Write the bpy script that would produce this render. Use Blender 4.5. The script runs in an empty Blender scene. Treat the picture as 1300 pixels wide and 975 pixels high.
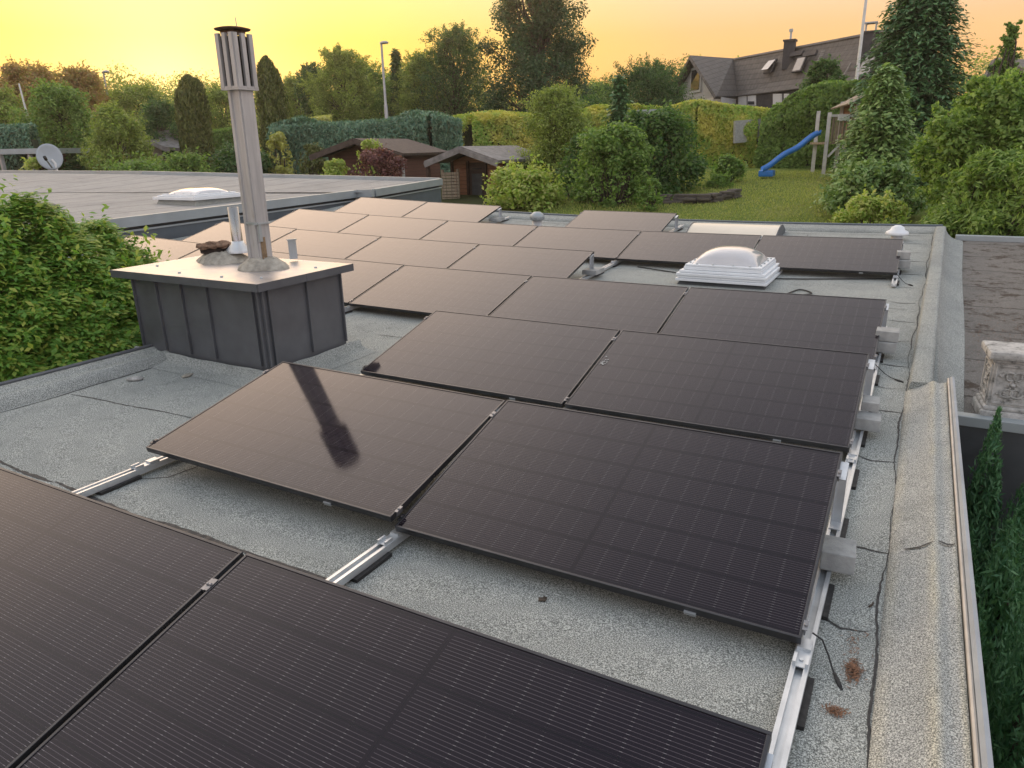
import bpy, bmesh, math, random
import numpy as np
from mathutils import Vector, Matrix

SC = bpy.context.scene
COL = SC.collection
PI = math.pi
rnd = random.Random(7)

# ------------------------------------------------------------------ camera model
CAM_F, CAM_YAW, CAM_PITCH, CAM_ROLL = 908.0249, -.5129, -.3193, -.0222
CP = np.array([.1499, -2.2579, 1.727])
def cam_axes():
    cy, sy = math.cos(CAM_YAW), math.sin(CAM_YAW)
    fw = np.array([sy*math.cos(CAM_PITCH), cy*math.cos(CAM_PITCH), math.sin(CAM_PITCH)])
    rt = np.array([cy, -sy, 0.]); up = np.cross(rt, fw)
    c, s = math.cos(CAM_ROLL), math.sin(CAM_ROLL)
    return fw, rt*c+up*s, -rt*s+up*c
FW, RT, UP = cam_axes()
def ray(px, py): return FW+RT*(px-650)/CAM_F+UP*(487.5-py)/CAM_F
def atz(px, py, z): d = ray(px, py); return CP+d*((z-CP[2])/d[2])
def atd(px, py, D): d = ray(px, py); return CP+d*(D/math.hypot(d[0], d[1]))
def mpp(p): return float((np.asarray(p)-CP)@FW)/CAM_F       # metres per photo pixel there

# the roof is slightly dished towards its drain
Q = (-.1463, .2949, -.1489, -.0067, .4082)
def dish(x, y):
    u, w = -x/10, y/10
    return Q[0]*u+Q[1]*u*u+Q[2]*w+Q[3]*u*w+Q[4]*w*w
def gz(x, y):                                               # garden ground height
    pts = [(-400, -2.9), (11.6, -2.9), (13.2, -.75), (18, -.05), (27, .52), (34, .62), (60, 1.0), (700, 2.0)]
    for (a, za), (b, zb) in zip(pts, pts[1:]):
        if y <= b:
            t = (y-a)/(b-a); return za+(zb-za)*max(0, t)
    return pts[-1][1]

# ------------------------------------------------------------------ materials
def mat(name, fn):
    m = bpy.data.materials.new(name); m.use_nodes = True
    nt = m.node_tree; nt.nodes.clear()
    out = nt.nodes.new('ShaderNodeOutputMaterial')
    b = nt.nodes.new('ShaderNodeBsdfPrincipled')
    nt.links.new(b.outputs[0], out.inputs[0])
    fn(N(nt, b, out)); return m
class N:
    def __init__(s, nt, b, out): s.nt, s.b, s.out = nt, b, out
    def new(s, t, **kw):
        n = s.nt.nodes.new(t)
        for k, v in kw.items(): setattr(n, k, v)
        return n
    def val(s, sock, v):
        if hasattr(v, 'is_output') or isinstance(v, bpy.types.NodeSocket): s.nt.links.new(v, sock)
        elif isinstance(v, (tuple, list)):
            sock.default_value = tuple(v)+(1,) if len(sock.default_value) == 4 and len(v) == 3 else tuple(v)
        else: sock.default_value = v
    def set(s, **kw):
        for k, v in kw.items(): s.val(s.b.inputs[k.replace('_', ' ')], v)
    def coord(s, kind='Object'): return s.new('ShaderNodeTexCoord').outputs[kind]
    def mapping(s, v, scale=(1, 1, 1), loc=(0, 0, 0), rot=(0, 0, 0)):
        n = s.new('ShaderNodeMapping'); s.val(n.inputs['Vector'], v)
        n.inputs['Scale'].default_value = scale; n.inputs['Location'].default_value = loc; n.inputs['Rotation'].default_value = rot
        return n.outputs[0]
    def noise(s, v, scale, detail=4, rough=.55, dist=0):
        n = s.new('ShaderNodeTexNoise'); s.val(n.inputs['Vector'], v)
        n.inputs['Scale'].default_value = scale; n.inputs['Detail'].default_value = detail
        n.inputs['Roughness'].default_value = rough; n.inputs['Distortion'].default_value = dist
        return n.outputs['Fac']
    def voro(s, v, scale, out='Distance', feature='F1'):
        n = s.new('ShaderNodeTexVoronoi', feature=feature); s.val(n.inputs['Vector'], v); n.inputs['Scale'].default_value = scale
        return n.outputs[out]
    def ramp(s, f, stops, interp='LINEAR'):
        n = s.new('ShaderNodeValToRGB'); s.val(n.inputs[0], f); cr = n.color_ramp; cr.interpolation = interp
        while len(cr.elements) > 1: cr.elements.remove(cr.elements[-1])
        for i, (p, c) in enumerate(stops):
            e = cr.elements[0] if i == 0 else cr.elements.new(p)
            e.position = p; e.color = (c, c, c, 1) if isinstance(c, (int, float)) else tuple(c)+(1,)
        return n.outputs['Color']
    def mix(s, f, a, b, mode='MIX'):
        n = s.new('ShaderNodeMix', data_type='RGBA', blend_type=mode)
        s.val(n.inputs[0], f); s.val(n.inputs[6], a); s.val(n.inputs[7], b); return n.outputs[2]
    def math(s, op, a, b=0., c=0., clamp=False):
        n = s.new('ShaderNodeMath', operation=op, use_clamp=clamp)
        s.val(n.inputs[0], a); s.val(n.inputs[1], b); s.val(n.inputs[2], c); return n.outputs[0]
    def sep(s, v):
        n = s.new('ShaderNodeSeparateXYZ'); s.val(n.inputs[0], v); return n.outputs
    def bump(s, h, strength=.3, dist=.01):
        n = s.new('ShaderNodeBump'); n.inputs['Strength'].default_value = strength; n.inputs['Distance'].default_value = dist
        s.val(n.inputs['Height'], h); s.nt.links.new(n.outputs[0], s.b.inputs['Normal'])
    def island(s): return s.new('ShaderNodeNewGeometry').outputs['Random Per Island']

def simple(name, base, rough=.6, metal=0., var=.25, scale=8., bump=0., bscale=60., spec=.5):
    def f(n):
        v = n.coord(); k = n.noise(v, scale, 5)
        lo = tuple(c*(1-var) for c in base); hi = tuple(min(1, c*(1+var)) for c in base)
        n.set(Base_Color=n.ramp(k, [(.3, lo), (.7, hi)]), Metallic=metal, Specular_IOR_Level=spec,
              Roughness=n.ramp(n.noise(v, scale*2.3, 4), [(.3, max(.02, rough*.8)), (.7, min(1, rough*1.2))]))
        if bump: n.bump(n.noise(v, bscale, 4), bump, .01)
    return mat(name, f)

def granule_base(n, v, dark, mid, light, big=1.0):
    fine = n.noise(v, 210, 2, .7)
    c = n.ramp(fine, [(.36, dark), (.5, mid), (.64, light)])
    stain = n.ramp(n.noise(v, 1.1*big, 6, .6, .6), [(.30, (.84, .85, .85)), (.52, (1.0, 1.0, .99)), (.75, (1.12, 1.11, 1.08))])
    c = n.mix(1, c, stain, 'MULTIPLY')
    blot = n.ramp(n.noise(v, 6*big, 5, .65), [(.32, (.86, .87, .86)), (.46, (1, 1, 1)), (.8, (1.06, 1.06, 1.04))])
    return n.mix(1, c, blot, 'MULTIPLY'), fine
def f_bitumen(n):
    v = n.coord()
    c, fine = granule_base(n, v, (.092, .099, .094), (.272, .290, .276), (.61, .635, .605))
    n.set(Base_Color=c, Roughness=.93, Specular_IOR_Level=.25); n.bump(fine, .55, .006)
M_bitumen = mat('mineral_bitumen', f_bitumen)
def f_parapet(n):
    v = n.coord(); x = n.sep(v)[0]
    c, fine = granule_base(n, v, (.115, .121, .116), (.315, .328, .314), (.66, .675, .645))
    def streak(cx, w):
        d = n.math('ABSOLUTE', n.math('SUBTRACT', n.math('ADD', x, n.math('MULTIPLY', n.noise(v, 5, 3), .02)), cx+.01))
        return n.math('SUBTRACT', 1, n.math('DIVIDE', d, w), clamp=True)
    k = n.math('ADD', n.math('ADD', streak(.39, .028), streak(.47, .016)), n.math('MULTIPLY', streak(.255, .03), .6))
    k = n.math('MULTIPLY', k, n.ramp(n.noise(v, 1.7, 4, .6), [(.38, .12), (.6, .8)]), clamp=True)
    c = n.mix(k, c, n.mix(1, c, (1.24, 1.14, .94), 'MULTIPLY'))
    n.set(Base_Color=c, Roughness=.93, Specular_IOR_Level=.25); n.bump(fine, .55, .006)
M_parapet = mat('mineral_bitumen_parapet', f_parapet)
M_seam = simple('bitumen_seam', (.035, .036, .036), .75, 0, .4, 20, .4, 50)
def f_lbroof(n):
    v = n.coord()
    c, fine = granule_base(n, v, (.21, .205, .195), (.36, .348, .33), (.52, .505, .48), .6)
    x = n.sep(v)[0]
    ph = n.math('FRACT', n.math('ADD', x, n.math('MULTIPLY', n.noise(v, .6, 2), .12)))
    line = n.math('LESS_THAN', ph, .05)
    c = n.mix(n.math('MULTIPLY', line, .6), c, (.09, .085, .08))
    n.set(Base_Color=c, Roughness=.95, Specular_IOR_Level=.2)
M_lbroof = mat('aged_roofing_felt', f_lbroof)
def f_nbroof(n):
    v = n.coord(); xyz = n.sep(v)
    c, fine = granule_base(n, v, (.075, .072, .067), (.165, .157, .145), (.28, .265, .245), 1)
    ph = n.math('FRACT', n.math('ADD', n.math('MULTIPLY', xyz[1], 1.05), n.math('MULTIPLY', n.noise(v, 1.3, 3), .16)))
    c = n.mix(n.math('MULTIPLY', n.math('LESS_THAN', ph, .028), .7), c, (.03, .028, .026))
    dirt = n.ramp(n.noise(v, 4.5, 7, .75), [(.52, 0), (.60, 1)])
    near = n.math('SUBTRACT', 1, n.math('DIVIDE', n.math('SUBTRACT', xyz[1], 4.6), 3.2), clamp=True)
    c = n.mix(n.math('MULTIPLY', n.math('MULTIPLY', dirt, near), .85), c, (.05, .036, .026))
    n.set(Base_Color=c, Roughness=.95, Specular_IOR_Level=.2); n.bump(fine, .4, .006)
M_nbroof = mat('dirty_roofing_felt', f_nbroof)

def f_cells(n):
    v = n.coord(); x, y, z = n.sep(v)
    L, W = 1.7618, 1.1091
    xs = n.math('DIVIDE', n.math('SUBTRACT', n.math('ADD', x, L/2), .022), (L-.044)/18)
    ys = n.math('DIVIDE', n.math('SUBTRACT', y, .02), (W-.04)/6)
    fx, fy = n.math('FRACT', xs), n.math('FRACT', ys)
    ex = n.math('ABSOLUTE', n.math('SUBTRACT', fx, .5)); ey = n.math('ABSOLUTE', n.math('SUBTRACT', fy, .5))
    wire = n.math('ABSOLUTE', n.math('SUBTRACT', n.math('FRACT', n.math('MULTIPLY', fy, 15)), .5))
    isw = n.math('LESS_THAN', wire, .062)
    inside = n.math('LESS_THAN', ey, .464)
    isw = n.math('MULTIPLY', isw, inside)
    dash = n.math('GREATER_THAN', ex, .452)
    mid = n.math('LESS_THAN', n.math('ABSOLUTE', n.math('SUBTRACT', xs, 9)), .10)
    gap = n.math('MAXIMUM', n.math('GREATER_THAN', ex, .493), n.math('GREATER_THAN', ey, .493))
    base = n.ramp(n.noise(v, 2.2, 3), [(.3, (.0086, .0055, .0090)), (.7, (.0116, .0076, .0120))])
    c = n.mix(gap, base, (.005, .005, .006))
    wl = n.mix(dash, (.078, .066, .076), (.18, .165, .175))
    c = n.mix(n.math('MULTIPLY', isw, n.math('SUBTRACT', 1, mid)), c, wl)
    dust = n.ramp(n.noise(v, 5, 6, .7), [(.3, .045), (.7, .09)])
    spots = n.math('GREATER_THAN', n.noise(v, 45, 2, .5), .79)
    c = n.mix(n.math('MULTIPLY', spots, .12), c, (.4, .38, .34))
    n.set(Base_Color=c, Roughness=dust, IOR=1.45, Specular_IOR_Level=.28)
    n.bump(n.noise(v, 700, 1), .012, .001)
M_cells = mat('solar_cells_under_glass', f_cells)
M_frame = simple('black_anodised_aluminium', (.055, .055, .058), .33, .6, .2, 6)
def f_alu(n):
    v = n.coord()
    n.set(Base_Color=n.ramp(n.noise(v, 9, 4), [(.3, (.50, .53, .55)), (.7, (.66, .69, .71))]), Metallic=.65,
          Roughness=n.ramp(n.noise(n.mapping(v, (60, 2, 60)), 3, 3), [(.3, .3), (.7, .48)]))
M_alu = mat('mill_finish_aluminium', f_alu)
M_clamp = simple('grey_clamp_metal', (.24, .24, .245), .45, .8, .15, 20)
M_rubber = simple('black_rubber', (.018, .018, .018), .7, 0, .3, 30)
M_concrete = simple('concrete_paver', (.33, .34, .33), .9, 0, .22, 14, .4, 120)
M_zinc = simple('zinc_trim', (.42, .46, .47), .42, .55, .12, 3)
M_lighttrim = simple('pale_grey_metal_trim', (.34, .385, .40), .45, .25, .1, 2)
M_parmetal = simple('weathered_edge_metal', (.31, .345, .375), .5, .2, .15, 5)
M_beige = simple('beige_edge_strip', (.50, .46, .40), .6, 0, .15, 9)
M_anthracite = simple('anthracite_sheet_metal', (.115, .122, .132), .45, .25, .14, 4)
M_darkwall = simple('dark_slate_cladding', (.05, .056, .06), .7, 0, .25, 5)
M_bluegrey = simple('blue_grey_fascia', (.10, .125, .145), .5, .1, .12, 3)
def f_cap(n):
    v = n.coord()
    n.set(Base_Color=n.ramp(n.noise(v, 3.2, 5, .6, .5), [(.25, (.40, .41, .44)), (.55, (.50, .485, .475)), (.8, (.60, .54, .48))]), Metallic=.95,
          Roughness=n.ramp(n.noise(v, 5, 4), [(.3, .34), (.7, .5)]))
    n.bump(n.noise(v, 3, 2), .06, .02)
M_cap = mat('weathered_cap_sheet', f_cap)
def f_flue(n):
    v = n.coord()
    a = n.ramp(n.noise(n.mapping(v, (10, 10, .9)), 2.2, 5, .6), [(.3, (.40, .395, .385)), (.6, (.50, .49, .475)), (.8, (.60, .585, .56))])
    k = n.ramp(n.noise(n.mapping(v, (8, 8, 1.5)), 4, 4, .65), [(.62, 0), (.74, .55)])
    n.set(Base_Color=n.mix(k, a, (.26, .18, .11)), Metallic=.3, Roughness=.5)
M_flue = mat('stained_flue_sheet', f_flue)
M_rust = simple('rusty_steel', (.16, .095, .06), .85, .2, .5, 30, .5, 60)
M_ochre = simple('ochre_rust_stain', (.27, .19, .11), .8, .1, .45, 14)
M_soot = simple('soot_slot', (.022, .013, .010), .9, 0, .3, 10)
M_stainless = simple('stainless_pipe', (.40, .39, .37), .3, .85, .15, 6)
M_silverpaint = simple('galvanised_cone', (.62, .66, .68), .4, .5, .1, 8)
M_mortar = simple('old_mortar', (.33, .31, .26), .95, 0, .35, 16, .9, 30)
M_white = simple('white_plastic', (.74, .78, .80), .45, 0, .06, 4)
M_whitepaint = simple('white_paint', (.72, .72, .70), .6, 0, .08, 5)
def f_dome(n):
    v = n.coord()
    n.set(Base_Color=n.ramp(n.noise(v, 2.5, 3), [(.3, (.60, .60, .61)), (.7, (.68, .68, .68))]), Roughness=.10, Transmission_Weight=.18, IOR=1.49, Coat_Weight=.6,
          Subsurface_Weight=0.)
M_dome = mat('acrylic_dome', f_dome)
def f_cream(n):
    v = n.coord()
    n.set(Base_Color=n.ramp(n.noise(v, 2, 4), [(.3, (.62, .56, .44)), (.7, (.72, .66, .54))]), Roughness=.3)
M_cream = mat('cream_rooflight_glazing', f_cream)
def f_stonewhite(n):
    v = n.coord()
    n.set(Base_Color=n.ramp(n.noise(v, 13, 7, .7), [(.32, (.10, .10, .09)), (.46, (.36, .36, .34)), (.7, (.60, .59, .56))]), Roughness=.9)
    n.bump(n.noise(v, 45, 5), .4, .01)
M_ped = mat('weathered_cast_stone', f_stonewhite)
def f_brick(n):
    v = n.coord()
    c = n.ramp(n.noise(v, 5, 4), [(.3, (.07, .06, .05)), (.7, (.15, .13, .11))])
    n.set(Base_Color=c, Roughness=.9)
M_stonewall = mat('dry_stone', f_brick)
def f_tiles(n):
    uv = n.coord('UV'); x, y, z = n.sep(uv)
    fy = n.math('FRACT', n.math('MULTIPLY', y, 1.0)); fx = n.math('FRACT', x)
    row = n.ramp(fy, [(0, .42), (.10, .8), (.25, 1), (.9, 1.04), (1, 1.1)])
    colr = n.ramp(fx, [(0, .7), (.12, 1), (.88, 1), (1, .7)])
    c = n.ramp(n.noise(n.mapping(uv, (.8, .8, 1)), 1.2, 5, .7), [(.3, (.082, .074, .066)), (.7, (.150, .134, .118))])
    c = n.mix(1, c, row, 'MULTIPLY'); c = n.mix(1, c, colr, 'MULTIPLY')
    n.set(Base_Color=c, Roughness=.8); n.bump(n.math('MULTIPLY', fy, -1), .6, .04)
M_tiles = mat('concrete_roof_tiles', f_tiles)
M_slate = simple('dark_slate_facade', (.05, .046, .05), .7, 0, .3, 3)
M_render = simple('white_render', (.62, .61, .59), .9, 0, .08, 2)
M_woodwhite = simple('white_timber', (.62, .61, .58), .7, 0, .1, 6)
def f_glass(n):
    n.set(Base_Color=(.03, .035, .04), Roughness=.06, Specular_IOR_Level=.8)
M_glass = mat('window_glass', f_glass)
def f_blind(n): 
    v = n.coord(); n.set(Base_Color=n.ramp(n.noise(v, 2), [(.3, (.62, .62, .60)), (.7, (.7, .7, .68))]), Roughness=.5)
M_blind = mat('white_blind', f_blind)
def wood(name, a, b, board=.14, axis=2):
    def f(n):
        v = n.coord(); c = n.sep(v)[axis]
        ph = n.math('FRACT', n.math('DIVIDE', c, board))
        g = n.ramp(n.noise(n.mapping(v, (2, 2, 22) if axis == 2 else (22, 22, 2)), 2, 5, .6), [(.3, a), (.7, b)])
        g = n.mix(n.math('MULTIPLY', n.math('LESS_THAN', ph, .09), .75), g, (.012, .008, .006))
        n.set(Base_Color=g, Roughness=.7)
    return mat(name, f)
M_shedwood = wood('brown_log_boards', (.24, .105, .052), (.38, .185, .10))
M_shedred = wood('reddish_dark_boards', (.085, .032, .024), (.13, .05, .034))
M_greywood = wood('grey_weathered_boards', (.20, .16, .11), (.36, .29, .20), .16, 0)
M_sheddoor = simple('dark_brown_door', (.05, .026, .016), .6, 0, .3, 8)
M_feltgrey = simple('grey_roof_felt', (.21, .20, .19), .9, 0, .3, 5)
M_feltbrown = simple('brown_roof_felt', (.07, .052, .043), .9, 0, .3, 5)
M_blue = simple('blue_slide_plastic', (.022, .17, .52), .42, 0, .1, 3)
M_core = simple('dark_hedge_filler', (.030, .040, .016), .95, 0, .4, 7)  # colour of the opaque filler added inside the hedges
M_bark = simple('bark', (.075, .058, .043), .95, 0, .4, 7, .6, 25)
M_polegrey = simple('galvanised_pole', (.42, .43, .43), .5, .4, .1, 3)
M_litter = simple('dry_needle_litter', (.20, .105, .06), .95, 0, .5, 60)

def leafmat(name, cols, transl=.45, rough=.5, patch=None):
    def f(n):
        r = n.island(); cols_ = [tuple(min(.5, q*2.8) for q in c_) for c_ in cols]
        c = n.ramp(r, [(0, cols_[0]), (.5, cols_[1]), (1, cols_[2])])
        if patch:
            k = n.ramp(n.noise(n.coord(), patch[0], 3), [(.42, 0), (.6, 1)])
            c = n.mix(k, c, n.mix(r, patch[1], patch[2]))
        n.set(Base_Color=c, Roughness=rough, Specular_IOR_Level=.35)
        t = n.new('ShaderNodeBsdfTranslucent'); n.val(t.inputs[0], n.mix(1, c, (1.25, 1.35, .7), 'MULTIPLY'))
        m = n.new('ShaderNodeMixShader'); m.inputs[0].default_value = transl
        n.nt.links.new(n.b.outputs[0], m.inputs[1]); n.nt.links.new(t.outputs[0], m.inputs[2]); n.nt.links.new(m.outputs[0], n.out.inputs[0])
    return mat(name, f)
LM = {
 'oak': leafmat('leaf_deep_green', [(.020, .044, .014), (.036, .070, .020), (.060, .100, .030)]),
 'willow': leafmat('leaf_willow', [(.052, .086, .022), (.086, .130, .034), (.135, .180, .052)], .42),
 'bigoak': leafmat('leaf_oak', [(.010, .026, .011), (.018, .040, .016), (.034, .062, .024)], .3),
 'mid': leafmat('leaf_mid_green', [(.040, .070, .018), (.066, .108, .026), (.105, .150, .040)]),
 'olive': leafmat('leaf_olive', [(.058, .076, .020), (.092, .118, .030), (.140, .170, .046)]),
 'dark': leafmat('leaf_dark_green', [(.016, .036, .014), (.028, .056, .020), (.048, .084, .028)]),
 'blue': leafmat('needle_blue_green', [(.026, .055, .036), (.045, .085, .056), (.075, .125, .082)], .2),
 'thuja': leafmat('needle_thuja', [(.024, .032, .009), (.042, .052, .013), (.068, .078, .019)], .25),
 'bright': leafmat('leaf_bright_green', [(.095, .150, .026), (.15, .215, .042), (.22, .29, .065)], .4),
 'yellow': leafmat('leaf_yellow_green', [(.20, .21, .035), (.30, .29, .05), (.40, .36, .085)], .35),
 'ivy': leafmat('leaf_ivy_variegated', [(.07, .125, .022), (.125, .185, .034), (.20, .25, .05)], .35, .55, (1.0, (.52, .50, .10), (.68, .62, .17))),
 'beech': leafmat('leaf_beech', [(.036, .082, .014), (.072, .135, .023), (.165, .220, .038)], .40, .6),
 'maroon': leafmat('leaf_maroon', [(.040, .016, .018), (.066, .026, .026), (.095, .042, .034)], .3),
 'cypress': leafmat('needle_cypress', [(.020, .048, .020), (.036, .074, .030), (.058, .104, .042)], .2),
 'spruce': leafmat('needle_fir', [(.050, .085, .028), (.078, .122, .040), (.115, .160, .055)], .22),
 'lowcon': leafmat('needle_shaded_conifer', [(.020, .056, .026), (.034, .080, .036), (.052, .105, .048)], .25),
 'sunset_tint': leafmat('leaf_sunset_tint', [(.125, .078, .036), (.165, .105, .048), (.105, .115, .036)], .45),  # sunset glow on the crowns put into the leaf colour
}
def f_grass(n):
    v = n.coord()
    c = n.ramp(n.noise(v, .55, 5, .6), [(.32, (.105, .15, .030)), (.5, (.150, .195, .042)), (.7, (.225, .235, .066))])
    c = n.mix(1, c, n.ramp(n.noise(v, 24, 4, .7), [(.3, .65), (.7, 1.25)]), 'MULTIPLY')
    n.set(Base_Color=c, Roughness=.95, Specular_IOR_Level=.1); n.bump(n.noise(v, 40, 3), .6, .03)
M_grass = mat('lawn_turf', f_grass)
def f_soil(n):
    v = n.coord()
    c = n.ramp(n.noise(v, .8, 6, .65), [(.3, (.030, .040, .015)), (.55, (.050, .060, .022)), (.75, (.075, .062, .040))])
    n.set(Base_Color=c, Roughness=1., Specular_IOR_Level=.1)
M_soil = mat('garden_soil', f_soil)

# ------------------------------------------------------------------ mesh builder
class MB:
    def __init__(s): s.v, s.f, s.sm, s.uv = [], [], [], []
    def add(s, verts, faces, smooth=False):
        o = len(s.v); s.v += [tuple(map(float, p)) for p in verts]
        s.f += [tuple(i+o for i in f) for f in faces]; s.sm += [smooth]*len(faces)
        return s
    def box(s, c, size, rot=None):
        hx, hy, hz = size[0]/2, size[1]/2, size[2]/2
        if 1:
            P = [(x*hx, y*hy, z*hz) for z in (-1, 1) for y in (-1, 1) for x in (-1, 1)]
            F = [(0, 2, 3, 1), (4, 5, 7, 6), (0, 1, 5, 4), (2, 6, 7, 3), (0, 4, 6, 2), (1, 3, 7, 5)]
        R = rot if rot is not None else Matrix.Identity(3)
        C = Vector(c)
        return s.add([tuple(C+R@Vector(p)) for p in P], F)
    def beam(s, a, b, w, h, up=(0, 0, 1)):
        a, b = Vector(a), Vector(b); d = (b-a); L = d.length; d.normalize()
        x = d.cross(Vector(up)); x.normalize(); z = x.cross(d)
        return s.box((a+b)/2, (w, L, h), Matrix((x, d, z)).transposed())
    def tube(s, pts, radii, n=8, caps=True, smooth=True):
        pts = [Vector(p) for p in pts]
        if isinstance(radii, (int, float)): radii = [radii]*len(pts)
        V, F = [], []
        prev = None
        for i, p in enumerate(pts):
            d = (pts[min(i+1, len(pts)-1)]-pts[max(i-1, 0)]).normalized()
            if prev is None:
                x = d.orthogonal().normalized()
            else:
                x = (prev-d*prev.dot(d)).normalized()
            prev = x; y = d.cross(x)
            for k in range(n):
                t = 2*PI*k/n; V.append(tuple(p+(x*math.cos(t)+y*math.sin(t))*radii[i]))
        for i in range(len(pts)-1):
            for k in range(n):
                a, b = i*n+k, i*n+(k+1) % n; F.append((a, b, b+n, a+n))
        s.add(V, F, smooth)
        if caps: s.add(V[:n], [tuple(range(n-1, -1, -1))]); s.add(V[-n:], [tuple(range(n))])
        return s
    def lathe(s, prof, c=(0, 0, 0), n=24, smooth=True, squash=(1, 1)):
        V, F = [], []
        for r, z in prof:
            for k in range(n):
                t = 2*PI*k/n; V.append((c[0]+r*math.cos(t)*squash[0], c[1]+r*math.sin(t)*squash[1], c[2]+z))
        for i in range(len(prof)-1):
            for k in range(n):
                a, b = i*n+k, i*n+(k+1) % n; F.append((a, b, b+n, a+n))
        s.add(V, F, smooth)
        if prof[0][0] > 1e-5: s.add(V[:n], [tuple(range(n-1, -1, -1))])
        if prof[-1][0] > 1e-5: s.add(V[-n:], [tuple(range(n))])
        return s
    def sweep(s, section, path, closed=True, smooth=False):          # section [(x, z)], path points along which section is carried (x,z offsets)
        m = len(section); V, F = [], []
        for (px, py, pz) in path:
            V += [(px+a, py, pz+b) for a, b in section]
        for i in range(len(path)-1):
            for k in range(m if closed else m-1):
                a, b = i*m+k, i*m+(k+1) % m; F.append((a, a+m, b+m, b))
        s.add(V, F, smooth)
        if closed: s.add(V[:m], [tuple(range(m))]); s.add(V[-m:], [tuple(range(m-1, -1, -1))])
        return s
    def slab(s, poly, t, nrm=None):                                   # thick polygon
        P = [Vector(p) for p in poly]
        n = (P[1]-P[0]).cross(P[2]-P[0]).normalized() if nrm is None else Vector(nrm)
        m = len(P); V = [tuple(p) for p in P]+[tuple(p-n*t) for p in P]
        F = [tuple(range(m)), tuple(range(2*m-1, m-1, -1))]+[(i, i+m, (i+1) % m+m, (i+1) % m) for i in range(m)]
        return s.add(V, F)
def obj(name, mb, material, parent=None, origin=None, local=False, bevel=0.):
    """one mesh object; mb in world coordinates unless local"""
    off = Vector((0, 0, 0))
    if parent is not None and (parent.name == 'chimney' or (parent.parent and parent.parent.name == 'chimney')): off = Vector((-5.35, 2.3, 0))
    elif not local:
        if parent is not None:
            r = parent
            while r.parent: r = r.parent
            off = Vector(r.location)
        elif origin is not None: off = Vector(origin)
    me = bpy.data.meshes.new(name)
    me.from_pydata([tuple(Vector(v)-off) for v in mb.v], [], mb.f)
    me.polygons.foreach_set('use_smooth', mb.sm); me.update()
    if bevel:
        bm = bmesh.new(); bm.from_mesh(me)
        es = [e for e in bm.edges if len(e.link_faces) == 2 and e.calc_face_angle(0) > .5]
        bmesh.ops.bevel(bm, geom=es, offset=bevel, segments=2, affect='EDGES', profile=.6, clamp_overlap=True)
        bm.to_mesh(me); bm.free()
    me.materials.append(material)
    o = bpy.data.objects.new(name, me); COL.objects.link(o)
    if parent is not None: o.parent = parent
    elif origin is not None: o.location = origin
    return o
def np_obj(name, V, F, material, parent=None, origin=None, smooth=False):
    off = np.zeros(3)
    if parent is not None:
        r = parent
        while r.parent: r = r.parent
        off = np.array(r.location)
    elif origin is not None: off = np.array(origin)
    V = (np.asarray(V, dtype=np.float64)-off).astype(np.float32)
    k = F.shape[1]; me = bpy.data.meshes.new(name)
    me.vertices.add(len(V)); me.vertices.foreach_set('co', V.ravel())
    me.loops.add(F.size); me.loops.foreach_set('vertex_index', F.astype(np.int32).ravel())
    me.polygons.add(len(F)); me.polygons.foreach_set('loop_start', np.arange(0, F.size, k, dtype=np.int32))
    me.update(calc_edges=True); me.validate()
    if smooth: me.polygons.foreach_set('use_smooth', [True]*len(me.polygons))
    me.materials.append(material)
    o = bpy.data.objects.new(name, me); COL.objects.link(o)
    if parent is not None: o.parent = parent
    elif origin is not None: o.location = tuple(origin)
    return o
def tag(o, label=None, cat=None, group=None, kind=None):
    if label: o['label'] = label
    if cat: o['category'] = cat
    if group: o['group'] = group
    if kind: o['kind'] = kind
    return o
def thing(name, label, cat, loc=(0, 0, 0), group=None):
    o = bpy.data.objects.new(name, None); COL.objects.link(o); o.location = tuple(map(float, loc)); o.empty_display_size = .2
    return tag(o, label, cat, group)

# ------------------------------------------------------------------ foliage
def unit(a): return a/np.maximum(np.linalg.norm(a, axis=1, keepdims=True), 1e-9)
def rdirs(rng, n): return unit(rng.normal(size=(n, 3)))
def leaf_quads(C, nrm, udir, l, w, rng, fold=.15):
    n = len(C); l = np.asarray(l, float); u = unit(udir-nrm*np.sum(udir*nrm, 1, keepdims=True)); v = np.cross(nrm, u)
    ll = (l*(.65+.7*rng.random(n)))[:, None]; ww = ll*w
    V = np.empty((n, 4, 3)); 
    V[:, 0] = C-u*ll*.5; V[:, 1] = C+v*ww*.5+nrm*ww*fold; V[:, 2] = C+u*ll*.5; V[:, 3] = C-v*ww*.5+nrm*ww*fold
    return V.reshape(-1, 3), np.arange(n*4).reshape(n, 4)
class Leaves:
    def __init__(s): s.V, s.F, s.n = [], [], 0
    def add(s, V, F): s.V.append(V); s.F.append(F+s.n); s.n += len(V)
    def build(s, name, material, parent=None, origin=None): return np_obj(name, np.vstack(s.V), np.vstack(s.F), material, parent, origin)
def lump(d, seed, k=3.):
    r = np.random.default_rng(seed); o = np.zeros(len(d))
    for i in range(7):
        a = r.normal(size=3)*k*(1+.35*i); o += np.sin(d@a+r.random()*6.3)/(1+.45*i)
    return o/2.2
def blob_leaves(L, c, rad, n, leaf, rng, w=.55, up=.35, squash=.8):
    d = rdirs(rng, n); rr = (rng.random(n)**.45)[:, None]
    P = c+d*rr*rad*np.array([1, 1, squash])
    nr = unit(d*.55+rng.normal(size=(n, 3))*.42+np.array([0, 0, up+.3]))
    L.add(*leaf_quads(P, nr, rng.normal(size=(n, 3))+np.array([0, 0, -.25])+d*.4, np.full(n, leaf), w, rng))
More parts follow.
